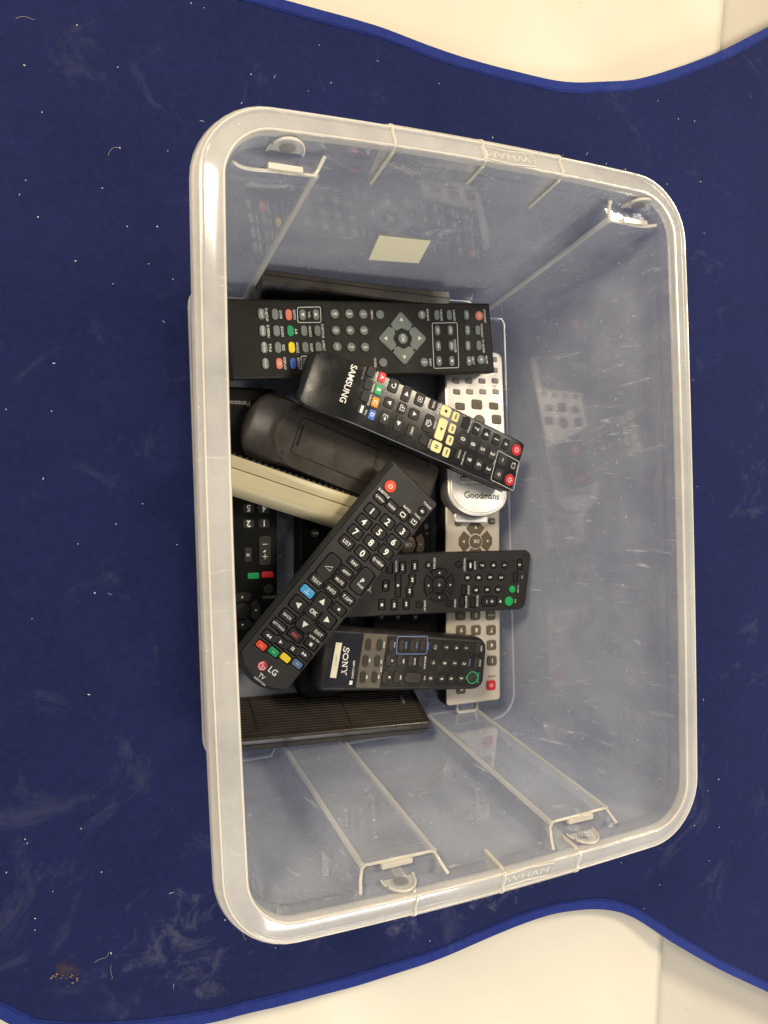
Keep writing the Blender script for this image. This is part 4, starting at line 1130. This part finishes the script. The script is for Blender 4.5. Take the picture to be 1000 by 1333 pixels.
def hy(z): return 197.0 + (225.2 - 197.0) * z / HT
ZL = 191.0
def wall(z, off, pf): 
    f = z / HT
    return ring(hx(z) + off, hy(z) + off, 24 + 3 * f + off, z, f, pf)
inner = [ring(hx(2) - 40, hy(2) - 40, 12, 2.0, 0), ring(hx(2) - 3, hy(2) - 3, 22, 2.0, 0, 1.0), ring(hx(4) - .9, hy(4) - .9, 23, 2.6, 0, 1.0)]
inner += [wall(z, 0, 1.0) for z in (5, 30, 60, 90, 120, 150, 172, ZL - 1.5)] + [wall(ZL, .3, .96), wall(ZL + .05, .3, .02), wall(ZL + 1, 0, 0), wall(197, 0, 0), wall(HT, 0, 0)]
T_ = 1.9
outer = [wall(HT, T_, 0), wall(ZL - T_ + 1, T_, 0), wall(ZL - T_ - .05, T_, 1.0)] + [wall(z, T_, 1.0) for z in (172, 150, 120, 90, 60, 30, 9)] + [ring(hx(2) + T_ - 3, hy(2) + T_ - 3, 22, .8, 0, 1.0), ring(hx(2) + T_ - 6, hy(2) + T_ - 6, 20, .2, 0, 1.0), ring(hx(2) - 40, hy(2) - 40, 12, .2, 0)]
part('tub', loft(inner + outer), TUB, box_root, 32)
PROF = ((0, 202), (.1, 205), (1.0, 207.6), (2.4, 208.6), (4.0, 208.2), (8.5, 206.2), (11.6, 204.8), (12.8, 205.4), (14.4, 204.9), (15.8, 203.2), (16.8, 201.2), (17.6, 199), (18.2, 196.2), (17.0, 196.2), (16.4, 198.8), (15.4, 200.8), (14.0, 202.8), (11.6, 203.2), (8.5, 204.4), (4.0, 206.3), (2.2, 206.2), (1.9, 202))
part('rim', loft([ring(hx(HT) + o_, hy(HT) + o_, 27 + o_, z, 1.0) for o_, z in PROF], closed=True), RIM, box_root, 40)
part('base_edge', tube([(x, y, 2.2) for x, y, z in ring(hx(2) + T_, hy(2) + T_, 24, 0, 0, 1.0)], 1.0, 6, True), RIM, box_root, 60)  # pale tube added so the base outline looks lit
# bright bead where the inner edge of the rim turns over
part('rim_bead', tube([(x, y, 207.9) for x, y, z in ring(hx(HT) + 1.5, hy(HT) + 1.5, 28.5, 0)], 1.0, 6, True), LIP, box_root, 60)
part('rim_bead', tube([(x, y, 204.6) for x, y, z in ring(hx(HT) + 14.0, hy(HT) + 14.0, 41, 0)], .8, 6, True), LIP, box_root, 60)
for s in (1, -1):
    # handle lip: the rim stands a little proud along the middle of each end
    path = [(x, s * (hy(HT) + 18.4 + 4.6 * (1 - (x / 180) ** 2))) for x in range(-60, 69, 4)]
    sec = []
    for x, y in path: sec.append([(x, y - s * 4.6, 204.6), (x, y - s * 1.6, 202.6), (x, y + s * 1.4, 195), (x, y - s * .4, 194.6), (x, y - s * 3.6, 202)])
    part('handle_lip', loft(sec), RIM, box_root, 40)
    for gx in (-58, 6, 66):
        zt_, zb_ = 201, (184 if gx == 6 else 169)
        yi = lambda z: hy(z) + 4.6 * z / HT * (1 - (gx / 160) ** 2) - .9
        pl = [(yi(zb_), zb_), (yi(zb_) + 5.5, zb_ + 1), (yi(194) + 14, 193), (yi(zt_) + 17, zt_ - 1), (yi(zt_), zt_ + 2)]
        bw = 4.6 * (1 - (gx / 170) ** 2)
        over = tube([(gx, s * (hy(HT) + bw + a), b + .1) for a, b in PROF[1:12]], 1.1, 6)
        edge = tube([(gx, s * (yi(z) + .3), z) for z in (zb_, (zb_ + zt_) / 2, zt_ + 3)], 1.5, 6)
        part('gusset', join(loft([[(gx + dx, s * a, b) for a, b in pl] for dx in (-1.4, 1.4)]), over, edge), LIP, box_root, 0)
# whitish ledge beads imitating edge highlights, arched lugs and stop blocks at the four stacking posts
for s, posts in ((1, POSTS_T), (-1, POSTS_B)):
    for a, b in posts:
        lo, hi = max(a, -157), min(b, 158)
        base, full = wall(ZL, .3, 0.0), wall(ZL, .3, 1.0)
        path = []
        for (x, y, _), (x2, y2, _) in zip(base, full):
            d = abs(y - y2)
            if y * s > 130 and a - 7 < x < b + 7 and d > .12:
                path.append((x2, y2, ZL + .4 + 11.0 * max(0, 1 - d / 13.0) ** 1.6))
        path.sort(key=lambda q: q[0])
        part('ledge_edge', tube(path, 1.15, 6), LIP, box_root, 60)
        for xe in ((a + 3) if a > -150 else None, (b - 3) if b < 150 else None):
            if xe is None: continue
            pe = []
            for z in (8, 30, 60, 100, 140, 175, ZL):
                w_ = max(0, 1 - (xe / hx(z)) ** 2)
                pe.append((xe, s * (hy(z) - 14 * post(xe, s) + 4.6 * (z / HT) * w_ + .5), z))
            part('post_edge', tube(pe, 2.4, 8), RIM, box_root, 60)  # pale tube added to imitate the highlight along the post's crease
        cx = {(-190, -101): -123, (116, 190): 141, (-90, -34): -64, (52, 106): 79}[(a, b)]
        yw = hy(197) + 4.0 * (1 - (cx / 160) ** 2) - 1.0
        lug = part('lug', tube([(cx + 11 * math.cos(R(t)), s * (yw - 1.0 + .13 * 15 * math.sin(R(t)) - .6), ZL + .6 + 15 * max(0, math.sin(R(t)))) for t in range(-8, 189, 7)], .9, 6), LIP, box_root, 60)
        part('lug_face', loft([[(cx + 10.4 * math.cos(R(t)), s * (yw - d_ + .13 * 13 * math.sin(R(t))), ZL + .5 + 14 * math.sin(R(t))) for t in range(0, 181, 12)] for d_ in (0.2, 1.2)]), RIM, lug, 0)
        part('lug_hole', loft([[(cx + 5 * math.cos(R(t)), s * (yw - d_), ZL + 6 + 5 * math.sin(R(t))) for t in range(0, 360, 20)] for d_ in (1.3, 1.9)]), clear_plastic('smoked_recess', .25, .2, (.75, .75, .75), (.7, .7, .7)), lug, 0)
        yl = hy(ZL) - 14 + 4.1 * (1 - (cx / 160) ** 2)
        part('stop_block', box(cx - 11, cx + 10, min(s * (yl + .6), s * (yl + 4)), max(s * (yl + .6), s * (yl + 4)), ZL + .2, ZL + 3.4), LIP, lug, 0)
# moulded maker's mark on both end rims
for s in (1, -1):
    cx = 24; y0 = hy(HT) + 8.0 + 4.5
    fr = [(-20, -5.5), (0, -7.0), (20, -5.5), (20, 4.5), (0, 3.4), (-20, 4.5)]
    g = [tube([(cx + x, s * (y0 + y), 206.6 - .44 * (y + 0)) for x, y in fr], .5, 6, True)]
    t_ = text_geo('WHAM', 8.6, .0, 1.0)
    g.append(tuple(xf(t_, lambda x, y, z: (cx - s * x * 1.25, s * (y0 - 1.2) - s * y * .8, 207.0 + .36 * y + .5))))
    part('moulded_mark', join(*g), LIP, box_root, 0)
# pale label stuck on the end wall
yz = lambda x, z: hy(z) + 4.6 * z / HT * (1 - (x / 160) ** 2) - .5
lab = [(-25, 105), (18, 106), (25, 70), (-18, 67)]
part('label_sticker', loft([[(x, yz(x, z) - d_, z) for x, z in lab] for d_ in (0, .4)]), LABELP, box_root, 0)

# ------------------------------------------------------------------ navy cloth with a bright binding
def cloth_mat(name, col, col2, sheen, weave):
    m, nt, out = new_mat(name)
    b = N(nt, 'ShaderNodeBsdfPrincipled', Roughness=.9); b.inputs['Specular IOR Level'].default_value = .15
    b.inputs['Sheen Weight'].default_value = sheen; b.inputs['Sheen Roughness'].default_value = .45; b.inputs['Sheen Tint'].default_value = (.62, .64, .95, 1)
    nt.links.new(b.outputs[0], out.inputs[0])
    tc = N(nt, 'ShaderNodeTexCoord')
    n1 = N(nt, 'ShaderNodeTexNoise', Scale=5.0, Detail=5.0, Roughness=.6); nt.links.new(tc.outputs['Object'], n1.inputs['Vector'])
    n2 = N(nt, 'ShaderNodeTexNoise', Scale=weave, Detail=3.0, Roughness=.8); nt.links.new(tc.outputs['Object'], n2.inputs['Vector'])
    n4 = N(nt, 'ShaderNodeTexNoise', Scale=170.0, Detail=4.0, Roughness=.7); nt.links.new(tc.outputs['Object'], n4.inputs['Vector'])
    av = N(nt, 'ShaderNodeMath', _operation='ADD'); nt.links.new(n1.outputs['Fac'], av.inputs[0]); nt.links.new(n2.outputs['Fac'], av.inputs[1])
    av2 = N(nt, 'ShaderNodeMath', _operation='ADD'); nt.links.new(av.outputs[0], av2.inputs[0]); nt.links.new(n4.outputs['Fac'], av2.inputs[1])
    rp = ramp(nt, ((.36, col), (.64, col2)))
    hf = N(nt, 'ShaderNodeMath', _operation='MULTIPLY'); hf.inputs[1].default_value = .333; nt.links.new(av2.outputs[0], hf.inputs[0]); nt.links.new(hf.outputs[0], rp.inputs[0])
    # pale rubbed dust
    n3 = N(nt, 'ShaderNodeTexNoise', Scale=11.0, Detail=8.0, Roughness=.75, Distortion=1.2); nt.links.new(tc.outputs['Object'], n3.inputs['Vector'])
    dr = ramp(nt, ((.58, 0.0), (.80, .22))); nt.links.new(n3.outputs['Fac'], dr.inputs[0])
    fac = dr.outputs[0]
    # chalky scuffs where things were dragged
    nd = N(nt, 'ShaderNodeTexNoise', Scale=38.0, Detail=8.0, Roughness=.75, Distortion=.8); nt.links.new(tc.outputs['Object'], nd.inputs['Vector'])
    for (cx, cy, rad, amt) in (((-.176, -.345, .085, .30), (.118, -.355, .075, .5), (.165, -.352, .05, .42), (.03, -.372, .05, .35), (-.225, .36, .06, .12)) if weave < 1000 else ()):
        ds = N(nt, 'ShaderNodeVectorMath', _operation='DISTANCE'); ds.inputs[1].default_value = (cx, cy, 0); nt.links.new(tc.outputs['Object'], ds.inputs[0])
        fo = N(nt, 'ShaderNodeMapRange', From_Min=rad, From_Max=0.0, To_Min=-.12, To_Max=.12); nt.links.new(ds.outputs['Value'], fo.inputs['Value'])
        ad = N(nt, 'ShaderNodeMath', _operation='ADD'); nt.links.new(nd.outputs['Fac'], ad.inputs[0]); nt.links.new(fo.outputs[0], ad.inputs[1])
        rr = ramp(nt, ((.53, 0.0), (.74, amt))); nt.links.new(ad.outputs[0], rr.inputs[0])
        mxx = N(nt, 'ShaderNodeMath', _operation='MAXIMUM'); nt.links.new(fac, mxx.inputs[0]); nt.links.new(rr.outputs[0], mxx.inputs[1]); fac = mxx.outputs[0]
    mx = N(nt, 'ShaderNodeMix', _data_type='RGBA'); nt.links.new(fac, mx.inputs[0]); nt.links.new(rp.outputs[0], mx.inputs[6]); mx.inputs[7].default_value = (.20, .20, .26, 1)
    nt.links.new(mx.outputs[2], b.inputs['Base Color'])
    bp = N(nt, 'ShaderNodeBump', Strength=.5, Distance=.0006); nt.links.new(n2.outputs['Fac'], bp.inputs['Height']); nt.links.new(bp.outputs[0], b.inputs['Normal'])
    return m
FELT = cloth_mat('navy_felt', (.0075, .0112, .050), (.0145, .0215, .098), .07, 900.0)
BIND = cloth_mat('blue_binding', (.012, .023, .15), (.024, .042, .24), .15, 1500.0)

BIND2 = cloth_mat('stitch_thread', (.010, .018, .10), (.016, .028, .15), .1, 2500.0)
TOP = [(-420, 200), (-385, 280), (-352, 348), (-322, 378), (-291, 402), (-262, 422), (-185, 446), (-107, 445), (-54, 443), (-12, 442), (32, 440), (79, 434), (128, 430), (179, 428), (234, 430), (283, 439), (324, 449), (377, 470), (446, 503), (518, 544), (600, 592), (760, 690)]
BOT = [(-420, -190), (-390, -262), (-360, -318), (-311, -357), (-295, -371), (-277, -383), (-215, -403), (-154, -412), (-115, -414), (-40, -417), (52, -418), (118, -411), (172, -406), (209, -407), (257, -417), (297, -436), (349, -476), (415, -523), (486, -568), (560, -617), (760, -740)]
def smooth(pts, n=6):
    out = []
    for i in range(len(pts) - 1):
        p0, p1, p2, p3 = (Vector(pts[max(0, i - 1)]), Vector(pts[i]), Vector(pts[i + 1]), Vector(pts[min(len(pts) - 1, i + 2)]))
        for k in range(n):
            t = k / n
            out.append(.5 * ((2 * p1) + (p2 - p0) * t + (2 * p0 - 5 * p1 + 4 * p2 - p3) * t * t + (3 * p1 - p0 - 3 * p2 + p3) * t ** 3))
    return out + [Vector(pts[-1])]
from mathutils import noise
def ripple(x, y):
    """soft creases of the cloth; flat where the box stands"""
    f = 1 - (1 - sstep(150, 185, abs(x))) * (1 - sstep(200, 240, abs(y)))
    n = noise.noise(Vector((x * .006, y * .009, 3.1))) * 3.2 + noise.noise(Vector((x * .02, y * .026, 8.0))) * 1.1
    cr = 1.5 * math.exp(-((y - 60 - .16 * (x + 300)) / 5) ** 2) * (x < -170) + 1.3 * math.exp(-((y + 290 - .03 * x) / 6) ** 2) + (x > 175) * (1.2 * math.exp(-((y + 150 + .04 * x) / 5) ** 2) + .9 * math.exp(-((y - 190 - .05 * x) / 5) ** 2)) + (x < -175) * (1.1 * math.exp(-((y - 165 + .1 * x) / 5) ** 2) + .9 * math.exp(-((y + 120 - .04 * x) / 4) ** 2))
    return -3.6 + f * (n + cr)
cloth = thing('cloth', 'navy felt cloth with a bright blue bound edge spread under the box', 'cloth')
tp, bt = smooth(TOP), smooth(BOT)
def resample(P, n):
    L_ = [0]
    for a, b in zip(P, P[1:]): L_.append(L_[-1] + (b - a).length)
    out = []
    for i in range(n + 1):
        s = L_[-1] * i / n; k = max(j for j in range(len(L_)) if L_[j] <= s + 1e-9); k = min(k, len(P) - 2)
        out.append(P[k].lerp(P[k + 1], (s - L_[k]) / max(1e-9, L_[k + 1] - L_[k])))
    return out
NU, NV = 170, 130
tp, bt = resample(tp, NU), resample(bt, NU)
V = []
for i in range(NU + 1):
    for j in range(NV + 1):
        q = bt[i].lerp(tp[i], j / NV); V.append((q.x, q.y, ripple(q.x, q.y)))
Fc = [(i * (NV + 1) + j, (i + 1) * (NV + 1) + j, (i + 1) * (NV + 1) + j + 1, i * (NV + 1) + j + 1) for i in range(NU) for j in range(NV)]
def face_up(o):
    if o.data.polygons[0].normal.z < 0: o.data.flip_normals()
pan = part('panel', (V, Fc), FELT, cloth, 180); face_up(pan)
so = pan.modifiers.new('thickness', 'SOLIDIFY'); so.thickness = .0014; so.offset = -1
for P, s in ((tp, 1), (bt, -1)):
    rings = []
    for i, p in enumerate(P):
        a, b = P[max(0, i - 1)], P[min(len(P) - 1, i + 1)]
        t = (b - a).normalized(); nn = Vector((-t.y, t.x)) * s
        w_ = 9.2 + 1.2 * noise.noise(Vector((i * .13, s, 0)))
        z = ripple(p.x, p.y)
        rings.append([(p.x + nn.x * d, p.y + nn.y * d, ripple(p.x + nn.x * min(d, 0), p.y + nn.y * min(d, 0)) + h + .3 + .2 * noise.noise(Vector((i * .5, d, s)))) for d, h in ((-w_, .1), (-w_ + .6, 1.0), (-w_ * .72, 1.35), (-w_ * .5, 1.15), (-w_ * .2, 1.5), (1.0, 1.2), (1.6, -1.2), (1.0, -3.0), (-w_, -3.0))])
    bd = part('binding', loft(rings), BIND, cloth, 50)
    st = []
    for i in range(0, len(P) - 1):
        for f in (.1, .43, .76):
            a, b = P[i], P[i + 1]; t = (b - a).normalized(); nn = Vector((-t.y, t.x)) * s
            q = a.lerp(b, f); c = q - nn * 7.6
            if abs(c.x) > 620: continue
            z = ripple(c.x, c.y) + 1.35
            st.append(xf(box(-1.0, 1.0, -.28, .28, 0, .45), lambda u, v, w: (c.x + u * t.x - v * t.y, c.y + u * t.y + v * t.x, z + w)))
    tag(part('stitching', join(*st), BIND2, bd, 0), kind='stuff')
# lint, hairs and crumbs on the felt: past counting
L_v = []
rnd = random.Random(11)
geos = []
for i in range(240):
    x, y = rnd.uniform(-310, 420), rnd.uniform(-430, 440)
    if abs(x) < 158 and abs(y) < 212: continue
    k = max(range(0, NU, 2), key=lambda q: -abs(tp[q].x - x))
    if not (bt[min(range(NU), key=lambda q: abs(bt[q].x - x))].y + 14 < y < tp[min(range(NU), key=lambda q: abs(tp[q].x - x))].y - 14): continue
    a = rnd.uniform(0, math.pi); ln = rnd.choice((.35, .4, .45, .5, .6, .7, .9, 1.6)) * rnd.uniform(.7, 1.2); w_ = rnd.uniform(.10, .2) if ln > 1.0 else rnd.uniform(.22, .5)
    z = ripple(x, y) + .25
    c_, s_ = math.cos(a), math.sin(a)
    geos.append(xf(box(-ln, ln, -w_, w_, 0, .35), lambda u, v, h: (x + u * c_ - v * s_, y + u * s_ + v * c_, z + h)))
print('lint pieces', len(geos))
tag(part('lint', join(*geos), plastic('lint', (.50, .49, .50), .9, .1), None, 0), 'pale lint and crumbs scattered over the navy cloth', 'lint', kind='stuff')
# a few longer threads
for i, (x, y, a, ln) in enumerate(((-203, 295, 55, 9), (-262, 384, 20, 12), (-232, -337, 30, 14), (-226, -352, 75, 12), (225, 352, 40, 8), (-120, -345, 100, 12))):
    pts = [(x + ln * t * math.cos(R(a)) + 1.6 * math.sin(t * 4 + i), y + ln * t * math.sin(R(a)) + 1.6 * math.cos(t * 5 + i), ripple(x, y) + .8) for t in [q / 8 - .5 for q in range(9)]]
    tag(part('thread', tube(pts, .16, 5), plastic('thread', (.30, .29, .27), .9), None, 60),
        ('short straight pale thread left of the box near the top', 'curly pale thread in the upper left corner of the cloth', 'pale thread in the lower left corner of the cloth', 'upright pale thread in the lower left corner of the cloth', 'short pale thread right of the top rim', 'pale thread below the lower left rim corner')[i], 'thread', 'threads on the cloth')
# worn glue patch in the lower left of the cloth
patch = thing('glue_patch', 'brown worn patch with tan crumbs in the lower left corner of the cloth', 'stain', None, (-258, -340, 0), (0, 0, R(-25)))
def patch_mat():
    m, nt, out = new_mat('worn_patch'); b = N(nt, 'ShaderNodeBsdfPrincipled', Roughness=.8); tr = N(nt, 'ShaderNodeBsdfTransparent'); mx = N(nt, 'ShaderNodeMixShader')
    b.inputs['Base Color'].default_value = (.10, .062, .036, 1)
    tc = N(nt, 'ShaderNodeTexCoord'); n = N(nt, 'ShaderNodeTexNoise', Scale=160.0, Detail=6.0, Roughness=.7); nt.links.new(tc.outputs['Object'], n.inputs['Vector'])
    ds = N(nt, 'ShaderNodeVectorMath', _operation='LENGTH'); nt.links.new(tc.outputs['Object'], ds.inputs[0])
    fo = N(nt, 'ShaderNodeMapRange', From_Min=.017, From_Max=.004, To_Min=-.30, To_Max=.06); nt.links.new(ds.outputs['Value'], fo.inputs['Value'])
    ad = N(nt, 'ShaderNodeMath', _operation='ADD'); nt.links.new(n.outputs['Fac'], ad.inputs[0]); nt.links.new(fo.outputs[0], ad.inputs[1])
    r_ = ramp(nt, ((.36, 0.0), (.66, .38))); nt.links.new(ad.outputs[0], r_.inputs[0]); nt.links.new(r_.outputs[0], mx.inputs[0])
    nt.links.new(tr.outputs[0], mx.inputs[1]); nt.links.new(b.outputs[0], mx.inputs[2]); nt.links.new(mx.outputs[0], out.inputs[0]); return m
zp = ripple(-258, -340)
part('patch', slab(circle(36, 20), ((0, zp - .5), (.5, zp + .6))), patch_mat(), patch, 0)
g = []
for i in range(15):
    x, y = rnd.uniform(-11, 11), rnd.gauss(-5, 2.0); q = rnd.uniform(.3, .9)
    g.append(xf(slab(circle(2 * q, 6), ((0, 0), (q * .4, q * .9))), lambda u, v, h: (u * 1.4 + x, v + y, h + zp + .8)))
tag(part('crumbs', join(*g), plastic('tan_crumbs', (.24, .17, .09), .8), patch, 0), kind='stuff')

# ------------------------------------------------------------------ table top and the cream cover sheet
def paper(name, col, col2):
    m, nt, out = new_mat(name)
    b = N(nt, 'ShaderNodeBsdfPrincipled', Roughness=.55); b.inputs['Specular IOR Level'].default_value = .3
    nt.links.new(b.outputs[0], out.inputs[0])
    tc = N(nt, 'ShaderNodeTexCoord'); n = N(nt, 'ShaderNodeTexNoise', Scale=7.0, Detail=5.0); nt.links.new(tc.outputs['Object'], n.inputs['Vector'])
    r_ = ramp(nt, ((.3, col), (.7, col2))); nt.links.new(n.outputs['Fac'], r_.inputs[0])
    v = N(nt, 'ShaderNodeTexVoronoi', Scale=42.0); nt.links.new(tc.outputs['Object'], v.inputs['Vector'])
    sc = N(nt, 'ShaderNodeSeparateColor'); nt.links.new(v.outputs['Color'], sc.inputs[0])
    th = N(nt, 'ShaderNodeMapRange', From_Min=.8, From_Max=1.0, To_Min=0.0, To_Max=.035); nt.links.new(sc.outputs[0], th.inputs['Value'])
    lt = N(nt, 'ShaderNodeMath', _operation='LESS_THAN'); nt.links.new(v.outputs['Distance'], lt.inputs[0]); nt.links.new(th.outputs[0], lt.inputs[1])
    mx = N(nt, 'ShaderNodeMix', _data_type='RGBA'); nt.links.new(lt.outputs[0], mx.inputs[0]); nt.links.new(r_.outputs[0], mx.inputs[6]); mx.inputs[7].default_value = (.12, .09, .05, 1)
    nt.links.new(mx.outputs[2], b.inputs['Base Color']); return m
CREAM = paper('cream_vinyl', (.665, .615, .50), (.71, .66, .545))
CREAM2 = paper('pale_table', (.56, .51, .43), (.60, .55, .47))
def sheet(name, x0, x1, fn, n, mat, z0, amp):
    V, Fc = [], []
    for i in range(n + 1):
        for j in range(n + 1):
            t = i / n; y = -1500 + 3000 * j / n; xa = x0; xb = fn(y)
            x = xa + (xb - xa) * t
            V.append((x, y, z0 + amp * noise.noise(Vector((x * .0045, y * .0045, 4.7))) + amp * .4 * noise.noise(Vector((x * .013, y * .013, 5.0)))))
    Fc = [(i * (n + 1) + j, (i + 1) * (n + 1) + j, (i + 1) * (n + 1) + j + 1, i * (n + 1) + j + 1) for i in range(n) for j in range(n)]
    return part(name, (V, Fc), mat, None, 180)
tag(sheet('tabletop', -1500, 1500, lambda y: 1500, 20, CREAM2, -42.0, 0), kind='structure')
def seam(y): return 403 + (y + 20) * .115 + .6 * math.sin(y * .01)
cv = sheet('table_cover', -1200, 400, seam, 150, CREAM, -19.5, 14.0)
face_up(cv)
so = cv.modifiers.new('thickness', 'SOLIDIFY'); so.thickness = .0016; so.offset = -1
tag(cv, 'cream vinyl sheet over the table whose edge shows beside the navy cloth', 'table cover')
